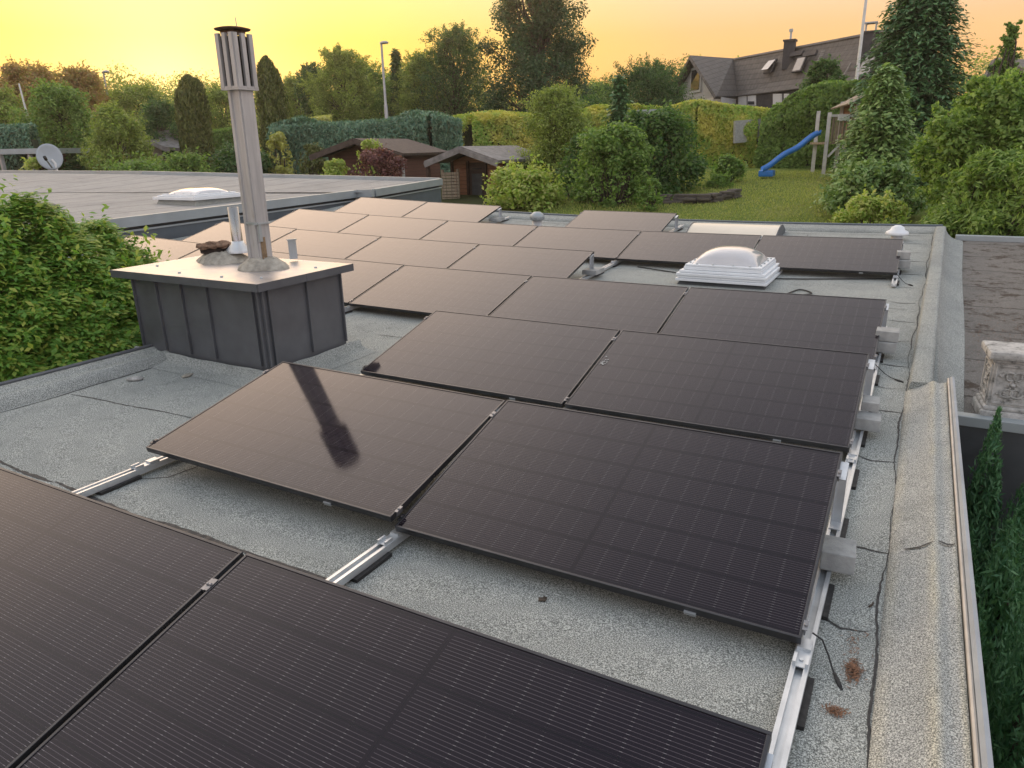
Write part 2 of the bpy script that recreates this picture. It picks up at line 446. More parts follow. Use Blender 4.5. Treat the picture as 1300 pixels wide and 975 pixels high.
def limb(mb, a, b, r0, r1, rng, n=6, bend=.12):
    a, b = np.asarray(a, float), np.asarray(b, float); L = np.linalg.norm(b-a); pts = []
    o = rng.normal(size=3)*L*bend
    for i in range(6):
        t = i/5; pts.append(a+(b-a)*t+o*math.sin(PI*t))
    mb.tube(pts, [r0+(r1-r0)*i/5 for i in range(6)], n)
def broad(root, base, H, R, seed, leafm, leaf, nclump=38, per=150, cb=.25, squash=.8, sprig=.25, shape='round'):
    rng = np.random.default_rng(seed); base = np.asarray(base, float)
    L = Leaves(); mb = MB()
    tr = max(.06, H*.022)
    top = base+np.array([rng.normal()*.03*H, rng.normal()*.03*H, H*.86])
    limb(mb, base-np.array([0, 0, .3]), top, tr, tr*.15, rng, 8, .02)
    for i in range(nclump):
        t = (i+.5)/nclump; hz = cb+(1-cb)*(t**.85)
        q = (hz-cb)/(1-cb)
        prof = {'round': math.sqrt(max(.02, 1-(2*q-.85)**2/1.4)), 'cone': 1.02-q*.92, 'oak': float(np.interp(q, [0, .18, .42, .7, 1], [.72, 1., .86, .60, .2])), 'up': .35+.65*math.sin(PI*min(1, .25+.75*q))}[shape]
        a = i*2.39996+rng.normal()*.4; rr = R*prof*(.38+.62*math.sqrt(rng.random()))*(.85+.3*rng.random())
        rc = R*((.31+.19*rng.random()) if shape != 'oak' else (.17+.15*rng.random()))*(1.12-.4*q)
        c = base+np.array([math.cos(a)*max(0, rr-rc*.5), math.sin(a)*max(0, rr-rc*.5), min(hz*H, H-rc*.7)])
        s = base+np.array([0, 0, H*max(.12, hz*.72-.06)])
        limb(mb, s, c, tr*.38, tr*.05, rng, 5)
        blob_leaves(L, c, rc, int(per*1.35), leaf, rng, squash=squash)
        for k in range(7 if sprig > .2 else 2):                       # sprigs that break the outline
            if rng.random() < .75:
                d = rdirs(rng, 1)[0]; d[2] = abs(d[2])*.8+.1; e = c+d*rc*(1.1+.5*rng.random())
                m = max(4, int(per*sprig*.25)); tt = rng.random(m)[:, None]
                P = c+(e-c)*(.6+.45*tt)+rng.normal(size=(m, 3))*rc*.10
                L.add(*leaf_quads(P, unit(rng.normal(size=(m, 3))+np.array([0, 0, .5])), rng.normal(size=(m, 3))+d, np.full(m, leaf*.8), .5, rng))
    obj('trunk', mb, M_bark, root); L.build('crown', leafm, root)
def conifer(root, base, H, R, seed, leafm, leaf, whorls=26, per=8, droop=.25, sub=9, power=.85, skirt=.04, w=.42):
    rng = np.random.default_rng(seed); base = np.asarray(base, float); mb = MB(); L = Leaves()
    tr = max(.05, H*.018); mb.tube([base-np.array([0, 0, .3]), base+np.array([0, 0, H*.5]), base+np.array([0, 0, H*.99])], [tr, tr*.6, tr*.06], 7)
    for i in range(whorls):
        q = skirt+(1-skirt)*(i+rng.random()*.7)/whorls; rz = R*(1-q)**power*(.8+.35*rng.random())+.04*R
        for j in range(per):
            a = 2*PI*(j+rng.random()*.8)/per+i*.7; r = rz*(.7+.42*rng.random())
            d = np.array([math.cos(a), math.sin(a), 0.])
            s = base+np.array([0, 0, q*H]); e = s+d*r+np.array([0, 0, -droop*r+.12*r*rng.normal()])
            if i % 3 == 0: mb.tube([s, e], [tr*.25, tr*.05], 4)
            m = sub*3; t = np.repeat(np.linspace(.25, 1.05, sub), 3)
            P = s+(e-s)*t[:, None]+np.array([0, 0, .06*r])*np.sin(PI*t)[:, None]+rng.normal(size=(m, 3))*leaf*.32
            side = np.cross(d, [0, 0, 1.]); sg = np.tile([-1, 0, 1], sub)[:, None]
            u = d*.8+side*sg*.8+np.array([0, 0, -.35])+rng.normal(size=(m, 3))*.25
            nr = unit(np.array([0, 0, 1.])+d*.35+rng.normal(size=(m, 3))*.35)
            L.add(*leaf_quads(P, nr, u, leaf*(1.25-.5*t), w, rng, .1))
    m = 40; P = base+np.column_stack([rng.normal(size=m)*R*.03, rng.normal(size=m)*R*.03, H*(.93+.08*rng.random(m))])
    L.add(*leaf_quads(P, unit(rng.normal(size=(m, 3))), np.tile([0, 0, 1.], (m, 1)), np.full(m, leaf*.7), .3, rng))
    obj('trunk', mb, M_bark, root); L.build('crown', leafm, root)
def thuja(root, base, H, R, seed, leafm, leaf, n=5000, tips=4, w=.38, prof=None):
    rng = np.random.default_rng(seed); base = np.asarray(base, float); mb = MB(); L = Leaves()
    mb.tube([base-np.array([0, 0, .3]), base+np.array([0, 0, H*.8])], [max(.05, H*.02), .02], 6)
    tp = [(rng.normal()*R*.32, rng.normal()*R*.32, 1-.13*i*rng.random()) for i in range(tips)]; tp[0] = (0, 0, 1)
    for (ox, oy, hh) in tp:
        m = n//tips; q = rng.random(m)**.9; a = rng.random(m)*2*PI
        pr = np.interp(q, [0, .12, .45, .75, .92, 1], [.72, .95, 1, .72, .34, .02]) if prof is None else np.interp(q, *prof)
        rr = R*(.78 if tips > 1 else 1)*pr*(1+.16*np.sin(a*5+q*22+ox*9))*(.72+.34*rng.random(m))
        d = np.column_stack([np.cos(a), np.sin(a), np.zeros(m)])
        P = base+np.array([0, 0, 0])+d*rr[:, None]+np.column_stack([ox*np.minimum(1, .3+q), oy*np.minimum(1, .3+q), q*H*hh])
        nr = unit(d+rng.normal(size=(m, 3))*.55); u = np.array([0, 0, 1.])+d*.3+rng.normal(size=(m, 3))*.3
        L.add(*leaf_quads(P, nr, u, np.full(m, leaf), w, rng, .1))
    obj('trunk', mb, M_bark, root); L.build('crown', leafm, root)
def hedge_mesh(L, path, width, h, n, leaf, rng, seed, bump=.12, w=.55, top=None, upright=0.):
    """path [(x,y,z0)], leaves over the top and both sides of a lumpy hedge"""
    P = np.array(path, float); seg = np.linalg.norm(np.diff(P[:, :2], axis=0), axis=1); cum = np.r_[0, np.cumsum(seg)]
    t = rng.random(n)*cum[-1]; X = np.column_stack([np.interp(t, cum, P[:, k]) for k in range(3)])
    i = np.clip(np.searchsorted(cum, t)-1, 0, len(seg)-1); D = np.diff(P, axis=0)[i]; D[:, 2] = 0; D = unit(D); S = np.column_stack([-D[:, 1], D[:, 0], np.zeros(n)])
    hh = h if np.isscalar(h) else np.interp(t, cum, h)
    ph = rng.random(n)*(2*1.0+1.0*width/np.mean(hh))                     # perimeter param: side, top, side
    a = np.clip(ph, 0, 1); topw = width/np.mean(hh)
    side1 = ph < 1; side2 = ph > 1+topw; tops = ~side1 & ~side2
    z = np.where(side1, ph, np.where(side2, np.maximum(0, 2+topw-ph), 1.0))
    s = np.where(side1, -.5, np.where(side2, .5, (ph-1)/topw-.5))
    rnd_edge = np.clip((z-.75)/.25, 0, 1)**2*.22*(np.abs(s) > .4)
    nr = np.where(tops[:, None], np.array([0, 0, 1.]), S*np.sign(s)[:, None])
    pos = X+S*((s*(1-rnd_edge))*width)[:, None]; pos[:, 2] += z*hh*(1-.10*(np.abs(s)*2)**3*tops)
    pos += nr*(lump(pos, seed, 1.6/ max(.5, width))*bump)[:, None]
    pos -= nr*(rng.random(n)**2*leaf*2.2)[:, None]
    nn = unit(nr*.7+rng.normal(size=(n, 3))*.5+np.array([0, 0, .3]))
    u = rng.normal(size=(n, 3))*.6+nr*.5+np.array([0, 0, -.3+upright])
    L.add(*leaf_quads(pos, nn, u, np.full(n, leaf), w, rng))
def hedge(name, label, cat, path, width, h, n, leaf, leafm, seed, bump=.12, w=.55, upright=0., group=None):
    rng = np.random.default_rng(seed); P = np.array(path, float)
    r = thing(name, label, cat, P[0], group); L = Leaves()
    hedge_mesh(L, path, width, h, int(n*1.7), leaf*.85, rng, seed, bump, w, None, upright); L.build('foliage', leafm, r)
    mb = MB(); hs = [h]*len(path) if np.isscalar(h) else h                # solid dark filler added inside the leaves to keep light from passing
    for k in range(len(path)-1):
        a, b = P[k], P[k+1]; d = unit((b-a)[None, :]*np.array([1, 1, 0]))[0]; s = np.array([-d[1], d[0], 0])*width*.22
        q = [a-s, b-s, b+s, a+s]; za, zb = hs[k]*.80, hs[k+1]*.80; tops = [q[0]+[0, 0, za], q[1]+[0, 0, zb], q[2]+[0, 0, zb], q[3]+[0, 0, za]]
        q = [p-np.array([0, 0, .3]) for p in q]
        mb.add(q+tops, [(0, 3, 2, 1), (4, 5, 6, 7), (0, 1, 5, 4), (1, 2, 6, 5), (2, 3, 7, 6), (3, 0, 4, 7)])
    obj('hedge_filler', mb, M_core, r); return r
def shrub(name, label, px, ytop, ybase, hw, D, leafm, leaf, n, seed, nclump=14, cat='shrub', group=None, squash=.85, up=.35, tall=False, w=.55):
    """dense bush sitting on the ground"""
    rng = np.random.default_rng(seed); P = atd(px, ytop, D); g = gz(P[0], P[1])
    if ybase is not None: g = min(g, float(atd(px, ybase, D)[2]))
    base = np.array([P[0], P[1], g]); H = P[2]-g; R = hw*mpp(P)
    r = thing(name, label, cat, base, group); L = Leaves(); mb = MB()
    for i in range(nclump):
        q = rng.random()**.8; a = i*2.4+rng.normal()*.3
        pr = math.sqrt(max(.05, 1-(1.15*q-.25)**2)) if not tall else (1-.55*q)
        rc = R*(.30+.2*rng.random())*(1-.25*q); rr = max(0, R*pr*(.35+.8*rng.random())-rc*.6)
        rc *= .6+.65*rng.random(); c = base+np.array([math.cos(a)*rr, math.sin(a)*rr, min(H-rc*(.45+.5*rng.random()), q*H+.1*H)])
        limb(mb, base, c, .025*H**.5, .006, rng, 4)
        blob_leaves(L, c, rc, n//nclump, leaf, rng, w, up, squash)
    m = n//26; a = rng.random(m)*2*PI; q = rng.random(m); d = np.column_stack([np.cos(a), np.sin(a), .2+q]); d = unit(d)
    pos = base+d*np.array([R, R, H])*(.85+.25*rng.random(m))[:, None]*np.array([1, 1, .82])
    L.add(*leaf_quads(pos, unit(d+rng.normal(size=(m, 3))*.5), d+rng.normal(size=(m, 3))*.4, np.full(m, leaf), w, rng))
    for k in range(n//70):                                            # young shoots standing out of the bush
        a = rng.random()*2*PI; q = .25+.75*rng.random(); d = unit(np.array([[math.cos(a)*(1.1-q*.7), math.sin(a)*(1.1-q*.7), .35+.8*q]]))[0]
        p0 = base+np.array([math.cos(a)*R*math.sqrt(max(.05, 1-q*q))*.85, math.sin(a)*R*math.sqrt(max(.05, 1-q*q))*.85, q*H*.9]); ln = R*(.18+.30*rng.random()); mm = 9
        t = np.linspace(-.2, 1, mm)[:, None]; P_ = p0+d*t*ln+rng.normal(size=(mm, 3))*leaf*.25
        L.add(*leaf_quads(P_, unit(rng.normal(size=(mm, 3))*.6+np.array([0, 0, .7])), d+rng.normal(size=(mm, 3))*.8, np.full(mm, leaf*1.05), w, rng))
    obj('stems', mb, M_bark, r); L.build('foliage', leafm, r); return r
def tree(kind, name, label, px, ytop, hw, D, leafm, leaf, seed, group=None, base_z=None, **kw):
    P = atd(px, ytop, D); g = gz(P[0], P[1]) if base_z is None else base_z
    base = (P[0], P[1], g); H = P[2]-g; R = hw*mpp(P)
    r = thing(name, label, 'tree', base, group)
    if kind == 'broad': leaf *= .66; kw['per'] = int(kw.get('per', 150)*1.9); R *= 1.12
    {'broad': broad, 'conifer': conifer, 'thuja': thuja}[kind](r, base, H, R, seed, LM[leafm], leaf, **kw)
    return r

# ================================================================== THE ROOF WE STAND OVER
def grid(x0, x1, y0, y1, z, nx, ny, mb, up=0.):
    V, F = [], []
    for j in range(ny+1):
        for i in range(nx+1):
            x, y = x0+(x1-x0)*i/nx, y0+(y1-y0)*j/ny; V.append((x, y, z(x, y)+up))
    for j in range(ny):
        for i in range(nx):
            a = j*(nx+1)+i; F.append((a, a+1, a+nx+2, a+nx+1))
    mb.add(V, F, True)
YB = 10.75                                                           # back kerb begins here
house = thing('flat_roof_building', 'bungalow roof of grey mineral felt carrying the rows of black solar panels', 'building', (0, 0, 0))
mb = MB(); grid(-5.5, .44, -4, YB, dish, 24, 60, mb); grid(-11.6, -5.5, 2.2, YB, dish, 24, 36, mb)
obj('roof_surface', mb, M_bitumen, house)
mb = MB()
mb.box((-2.6, -4.1, -1.5), (6.1, .2, 2.9)); mb.box((-2.7, 11.05, -1.2), (5.9, .2, 2.9)); mb.box((-8.6, 11.05, -1.2), (5.6, .2, 2.9))
mb.box((-5.68, -.9, -1.56), (.16, 6.2, 3.0)); mb.box((-8.7, 2.12, -1.5), (5.8, .16, 2.9)); mb.box((.40, -.35, -1.5), (.14, 7.3, 3.0)); mb.box((.33, 7, -1.5), (.14, 7.4, 3.0))
obj('wall', mb, M_darkwall, house)
# right parapet: wide near stretch with two rounded ridges, then a narrower kerb
def path_y(y0, y1, n, x=0., wob=0.): return [(x+wob*math.sin(1.7*y+.6)+wob*.6*math.sin(4.1*y), y, dish(x, y)) for y in [y0+(y1-y0)*i/n for i in range(n+1)]]
sec = [(.235, -.02), (.235, .008), (.25, .022), (.27, .035), (.30, .05), (.33, .066), (.36, .086), (.38, .105), (.395, .112), (.41, .108), (.425, .1), (.445, .1), (.462, .108), (.475, .112), (.478, .06), (.47, -.02)]
mb = MB(); mb.sweep(sec, [(p[0]*0, p[1], p[2]) for p in path_y(-4, 3.33, 40, .25)], True, True)
obj('parapet', mb, M_parapet, house)
mb = MB(); pth = [(0, p[1], p[2]) for p in path_y(-4, 3.40, 30, .25)]
mb.sweep([(.48, .03), (.48, .122), (.486, .126), (.492, .122), (.492, .03)], pth, True, False); obj('edge_strip', mb, M_beige, house)
mb = MB(); mb.sweep([(.4935, -.06), (.4935, .128), (.505, .140), (.519, .136), (.523, .12), (.523, -.06)], pth, True, False); obj('edge_trim', mb, M_parmetal, house)
mb = MB(); n = 40; V = []; F = []
for i in range(n+1):
    y = 3.33+(YB+.15-3.33)*i/n; xi = .245+.022*max(0, (y-3.3))*.9*(y < 20); z = dish(xi, y); w = .15
    for (dx, dz) in ((-.008, -.02), (0, .006), (.006, .06), (.012, .082), (.024, .090), (w-.03, .094), (w-.012, .090), (w-.002, .078), (w+.004, .05), (w+.006, -.30)): V.append((xi+dx, y, z+dz))
m = 10
for i in range(n):
    for k in range(m-1): F.append((i*m+k, i*m+k+1, (i+1)*m+k+1, (i+1)*m+k))
mb.add(V, F, True); mb.add(V[:m]+[(V[m-1][0], V[0][1], -.6), (V[0][0], V[0][1], -.6)], [tuple(range(m+2))])
obj('kerb', mb, M_bitumen, house)
mb = MB(); V = []; F = []; n = 30
for i in range(n+1):
    y = 3.72+7.3*i/n; xi = .245+.0198*(y-3.3)+.156; zk = dish(xi, y); zn = -.235+.058*(y-3.7); wd = .24+.007*math.sin(1.3*y)
    for dx, t in ((0, .75), (.03, .5), (.09, .22), (.16, .08), (wd, .0)): V.append((xi+dx, y, zn+.006+(zk+.06-zn)*t))
for i in range(n):
    for k in range(4): F.append((i*5+k, i*5+k+1, (i+1)*5+k+1, (i+1)*5+k))
mb.add(V, F, True); obj('flashing_band', mb, M_bitumen, house)
# left parapet roll beside the hedge
sec = [(-5.42, -.02), (-5.44, .01), (-5.465, .055), (-5.50, .085), (-5.54, .088), (-5.575, .064), (-5.61, .058), (-5.65, .084), (-5.69, .108), (-5.70, .06), (-5.7, -.02)]
mb = MB(); mb.sweep([(a, b) for a, b in sec][::-1], [(0, y, dish(-5.5, y)) for y in np.linspace(-4, 1.72, 24)], True, True); obj('parapet', mb, M_bitumen, house)
mb = MB(); mb.sweep([(-5.705, -.05), (-5.705, .118), (-5.715, .128), (-5.735, .126), (-5.745, .11), (-5.745, -.05)][::-1], [(0, y, dish(-5.5, y)) for y in np.linspace(-4, 1.78, 24)], True, False); obj('edge_trim', mb, M_anthracite, house)
# back kerb, with a dark drip trim
def xline(y, x0, x1, n, dy=0.): return [(x0+(x1-x0)*i/n, y, 0) for i in range(n+1)]
def sweep_x(sec, x0, x1, n, mb, z, smooth=True):                       # sec [(y,z)]
    V, F = [], []; m = len(sec)
    for i in range(n+1):
        x = x0+(x1-x0)*i/n
        V += [(x, a, b+z(x, a)) for a, b in sec]
    for i in range(n):
        for k in range(m): a, b = i*m+k, i*m+(k+1) % m; F.append((a, b, b+m, a+m))
    mb.add(V, F, smooth); mb.add(V[:m], [tuple(range(m-1, -1, -1))]); mb.add(V[-m:], [tuple(range(m))])
mb = MB(); sweep_x([(YB-.03, -.02), (YB-.02, .015), (YB+.03, .05), (YB+.08, .062), (YB+.16, .06), (YB+.22, .085), (YB+.25, .085), (YB+.25, -.1)], -11.4, .44, 30, mb, lambda x, y: dish(x, YB)); obj('kerb', mb, M_bitumen, house)
mb = MB(); sweep_x([(YB+.255, -.12), (YB+.255, .105), (YB+.27, .115), (YB+.30, .115), (YB+.31, .10), (YB+.31, -.12)], -11.4, .50, 30, mb, lambda x, y: dish(x, YB), False); obj('edge_trim', mb, M_bluegrey, house)

# bitumen joints: thin uneven ribbons of oozed tar on the felt
def ribbon(pts, w, seed, name='seam', parent=house, zf=dish, up=.0025, blob=.5, mat_=None):
    r = random.Random(seed); P = [Vector((p[0], p[1], 0)) for p in pts]; Q_ = []
    L = sum((b-a).length for a, b in zip(P, P[1:])); k = max(6, int(L/.03)); acc = 0
    for a, b in zip(P, P[1:]):
        d = (b-a); m = max(2, int(d.length/.03))
        for i in range(m): Q_.append(a+d*i/m)
    Q_.append(P[-1]); V, F = [], []; ww = w; ph = r.random()*9
    for i, p in enumerate(Q_):
        d = (Q_[min(i+1, len(Q_)-1)]-Q_[max(0, i-1)]).normalized(); s = Vector((-d.y, d.x, 0))
        t = i*.03; wob = .010*math.sin(t*3.1+ph)+.006*math.sin(t*8.7+ph*2)+r.uniform(-1, 1)*.003
        wd = w*(.55+blob*(.5+.5*math.sin(t*2.3+ph*3))+blob*.7*max(0, math.sin(t*6.1+ph))**3+r.uniform(-.15, .15)*blob)
        wd *= min(1, .25+i*.2, .25+(len(Q_)-1-i)*.2)
        for sg in (-1, 1):
            q = p+s*(wob+sg*wd*.5+r.uniform(-1, 1)*w*.12); V.append((q.x, q.y, zf(q.x, q.y)+up))
    for i in range(len(Q_)-1): F.append((2*i, 2*i+1, 2*i+3, 2*i+2))
    mb = MB(); mb.add(V, F); return obj(name, mb, mat_ or M_seam, parent)
ribbon([(.228, -3.5), (.232, -.4), (.226, .7), (.224, 2.0), (.234, 3.3), (.25, 4.9), (.30, 6.8), (.335, 8.6), (.383, 10.6)], .0055, 3, blob=1.1)
for i, y in enumerate((-.62, .30, .92, 2.0, 2.85, 3.4, 3.95, 4.75, 5.45, 6.3, 7.05, 7.8, 8.6, 9.25, 9.9)):
    ribbon([(.02-.03*(i % 2), y+.05), (.10, y+.02*(-1)**i), (.23+.012*max(0, y-3.3), y+.012)], .013 if i else .016, 20+i, blob=.8)
def zpar(x, y): return dish(x, y)+float(np.interp(x, [.235, .27, .33, .38, .395, .445, .475], [.008, .035, .066, .105, .112, .1, .112]))
ribbon([(.285, .92), (.34, .905), (.388, .915)], .013, 51, zf=zpar, up=.004, blob=1.3); ribbon([(.408, .935), (.44, .93), (.468, .935)], .014, 52, zf=zpar, up=.004, blob=1.2)
ribbon([(-5.36, .62), (-5.0, .66), (-4.6, .70), (-4.1, .72), (-3.5, .74)], .012, 60)
ribbon([(-5.41, -2), (-5.40, .74), (-5.44, 1.72)], .014, 61)
ribbon([(-5.40, 1.50), (-5.30, 1.60), (-5.14, 1.63), (-5.05, 1.58)], .03, 90, blob=1.6); ribbon([(-5.38, 1.42), (-5.34, 1.60)], .035, 91, blob=1.6)
ribbon([(-3.9, -.33), (-3.4, -.36), (-2.6, -.345), (-1.7, -.37)], .016, 62, blob=1.2)
ribbon([(-5.3, -.30), (-4.7, -.33), (-3.9, -.33)], .02, 66, blob=1.2)
ribbon([(-3.78, -.26), (-3.4, .02), (-3.3, .5)], .008, 63)
ribbon([(-5.4, 1.44), (-4.88, 1.41), (-4.3, 1.38), (-3.6, 1.42)], .009, 64)
ribbon([(-4.42, 3.1), (-3.6, 3.2), (-2.8, 3.3)], .009, 67)
ribbon([(-3.5, 6.02), (-2.2, 6.0), (-1.0, 6.03), (.2, 6.0)], .01, 68); ribbon([(-3.5, 7.2), (-2.6, 7.22)], .008, 70)
ribbon([(-9, 10.55), (-5, 10.5), (-2, 10.52), (.36, 10.56)], .012, 69); ribbon([(-1.4, 10.5), (-1.35, 9.6)], .01, 71); ribbon([(-5.9, 10.5), (-5.95, 9.9)], .01, 72)
ribbon([(.255, 6.82), (.30, 6.80), (.36, 6.82)], .012, 73, zf=lambda x, y: dish(x, y)+float(np.interp(x, [.27, .33, .36, .46], [.01, .10, .105, .11])), up=.006)

# little finds on the roof
def pebble(x, y, r, sx, sy, seed, name, label, cat, m, flat=.5):
    rg = np.random.default_rng(seed); mb = MB()
    mb.lathe([(1e-6, 0), (r*.8, .02*r), (r, r*flat*.5), (r*.8, r*flat*.95), (r*.35, r*flat*1.12), (1e-6, r*flat*1.14)], (0, 0, 0), 12, True, (sx, sy))
    mb.v = [(a*(1+.1*rg.normal()), b*(1+.1*rg.normal()), c) for a, b, c in mb.v]
    o = obj(name, mb, m, local=True); o.location = (x, y, dish(x, y)+.003); o.rotation_euler.z = seed; return tag(o, label, cat)
pebble(-5.24, 1.08, .05, 1.2, .75, 4, 'roof_stone', 'oval pale stone lying by the left parapet roll', 'stone', M_ped, .55)
pebble(-4.96, 1.35, .045, 1.3, .8, 5, 'mortar_crumb', 'flat whitish mortar crumb on felt before the dark chimney box', 'rubble', M_mortar, .3)
def litter(name, label, cx, cy, rx, ry, n, seed, zf=None):
    rg = np.random.default_rng(seed); P = np.column_stack([cx+rg.normal(size=n)*rx, cy+rg.normal(size=n)*ry, np.zeros(n)])
    P[:, 2] = [(dish(a, b) if zf is None else zf(a, b))+.004+.008*rg.random() for a, b in P[:, :2]]
    V, F = leaf_quads(P, unit(rg.normal(size=(n, 3))*.35+np.array([0, 0, 1.])), rg.normal(size=(n, 3))*np.array([1, 1, .15]), np.full(n, .02), .16, rg)
    return tag(np_obj(name, V, F, M_litter, origin=(cx, cy, dish(cx, cy))), label, 'litter')
litter('needle_litter', 'clump of dry rust brown needles below the black cable plug', .165, .045, .014, .030, 320, 1)
litter('needle_litter', 'small scattering of brown needles nearest the bottom edge, by the parapet joint', .13, -.18, .016, .012, 110, 2)
litter('needle_litter', 'faint sprinkle of brown needles just beside the black cable plug', .15, .20, .02, .05, 46, 3)
mb = MB(); mb.box((0, 0, .006), (.030, .022, .004), Matrix.Rotation(.4, 3, 'Z')); mb.box((.008, .009, .009), (.016, .012, .004), Matrix.Rotation(.9, 3, 'X'))
o = obj('dead_leaf', mb, M_bark, local=True); o.location = (-.97, -.06, dish(-.97, -.06)); tag(o, 'curled dark dead leaf on felt before the second panel row', 'leaf')
mb = MB(); mb.tube([(0, 0, .006), (.01, .018, .008), (.012, .035, .006)], .004, 6); o = obj('twig', mb, M_bark, local=True); o.location = (.185, .47, dish(.18, .47)); tag(o, 'short black twig lying beside the concrete ballast block', 'twig')

# ================================================================== SOLAR ARRAY
PL, PW, PT, PP, PG = 1.7618, 1.1091, .2485, 1.8594, .02
RY = (-.0207, .0173, .0241, .0474, -.0433, -.0455, .0207); RX = (.0119, -.0084, -.0156, -.0006, .0115, .0135, -.0119)
def pt(r, k, g, s):
    x = -(k*(PL+PG))+PG*g+RX[r-1]; y0 = (r-2)*PP; y = y0+RY[r-1]
    return Vector((x, y+s*PW*math.cos(PT), .1+dish(x, y0)+s*PW*math.sin(PT)))
ROWN = {1: 'nearest row, cut by the bottom edge', 2: 'second row, whole and closest', 3: 'third row from the front', 4: 'fourth row from the front', 5: 'fifth row, left of the dome skylight', 6: 'sixth row, behind the dome skylight', 7: 'farthest row'}
ORD = ['rightmost', 'second from right', 'third from right', 'fourth from right', 'fifth from right', 'sixth from right']
FT = .032
def make_panel():
    root = thing('solar_panel', '', 'solar panel')
    hx = PL/2; lip = .010
    mb = MB()
    mb.box((0, lip/2, -FT/2), (PL, lip, FT)); mb.box((0, PW-lip/2, -FT/2), (PL, lip, FT))
    for s in (-1, 1): mb.box((s*(hx-lip/2), PW/2, -FT/2), (lip, PW-2*lip-.001, FT-.0006))
    f = obj('frame', mb, M_frame, root, local=True, bevel=.0012)
    mb = MB(); mb.box((0, PW/2, -.0062), (PL-2*lip+.004, PW-2*lip+.004, .006)); obj('glass', mb, M_cells, root, local=True)
    mb = MB(); mb.box((0, .62, -.028), (.13, .09, .018)); obj('junction_box', mb, M_rubber, root, local=True, bevel=.003)
    mb = MB(); mb.box((hx*.56, -.0045, -.022), (.045, .008, .006)); mb.box((hx*.56, .004, -.030-.004), (.045, .02, .004)); obj('edge_clip', mb, M_alu, root, local=True)
    for s in (-1, 1):
        mb = MB(); mb.box((s*(hx+.0045), .06, .0015), (.017, .045, .003)); mb.box((s*(hx+.0045), .06, -.012), (.006, .045, .024)); mb.lathe([(.006, 0), (.006, .005), (.004, .006)], (s*(hx+.0045), .06, .003), 8); obj('clamp', mb, M_clamp if s > 0 else M_frame, root, local=True)
        mb = MB(); mb.box((s*(hx+.0045), PW-.16, .0015), (.017, .05, .003)); mb.box((s*(hx+.0045), PW-.16, -.012), (.006, .05, .024)); mb.lathe([(.006, 0), (.006, .005), (.004, .006)], (s*(hx+.0045), PW-.16, .003), 8); obj('clamp', mb, M_clamp, root, local=True)
    return root
def copy_tree(o, parent=None):
    c = o.copy(); COL.objects.link(c); c.parent = parent
    for ch in list(o.children): copy_tree(ch, c)
    return c
proto = make_panel(); first = True
for r, ks in {1: (0, 1), 2: (0, 1), 3: (0, 1), 4: (0, 1, 2, 3, 4, 5), 5: (2, 3, 4, 5), 6: (0, 1, 2, 3, 4, 5), 7: (2, 4, 5)}.items():
    for i, k in enumerate(ks):
        o = proto if first else copy_tree(proto); first = False
        NL, NR, FL, FR = pt(r, k+1, 1, 0), pt(r, k, 0, 0), pt(r, k+1, 1, 1), pt(r, k, 0, 1)
        if (r, k) == (2, 1): NL.z, NR.z, FL.z, FR.z = .140, .125, .357, .346
        n0, f0 = (NL+NR)/2, (FL+FR)/2
        ey = (f0-n0).normalized(); ex = (NR-NL); ex = (ex-ey*ex.dot(ey)).normalized(); ez = ex.cross(ey)
        M = Matrix((ex, ey, ez)).transposed().to_4x4(); M.translation = n0; o.matrix_world = M
        o['label'] = f'black solar panel, {ORD[i]} in the {ROWN[r]}' if len(ks) > 2 or r in (4, 6) else f"black solar panel, {'right' if i == 0 else 'left'} one in the {ROWN[r]}"
        if r == 2 and k == 1: o['label'] = 'black solar panel mirroring the chimney flue, left one in the second row'
        if r == 7: o['label'] = ('black solar panel standing alone, right part of the farthest row', 'black solar panel, second from left in the farthest row', 'black solar panel at the left end of the farthest row')[i]
        o['group'] = 'solar panels in tilted rows on the flat roof'
def smear(r, k, u, v, n_, sp, seed, label):
    rg = np.random.default_rng(seed); NL, NR, FL, FR = pt(r, k+1, 1, 0), pt(r, k, 0, 0), pt(r, k+1, 1, 1), pt(r, k, 0, 1)
    ex, ey = (NR-NL).normalized(), (FL-NL).normalized(); ez = ex.cross(ey); c = NL+ex*u+ey*v; mb = MB()
    for i in range(n_):
        q = c+ex*rg.normal()*sp+ey*rg.normal()*sp*1.6+ez*.0006; ra = .002+.007*rg.random()**2; P = [q+ex*ra*(.6+.6*rg.random())*math.cos(t)+ey*ra*(.8+.8*rg.random())*math.sin(t) for t in np.linspace(0, 2*PI, 9)[:-1]]
        mb.slab(P, .0008, ez)
    tag(obj('bird_dropping', mb, M_concrete, origin=tuple(c)), label, 'bird dropping')
smear(3, 0, .05, .60, 22, .017, 4, 'whitish bird smear on the left edge of the third row right panel')
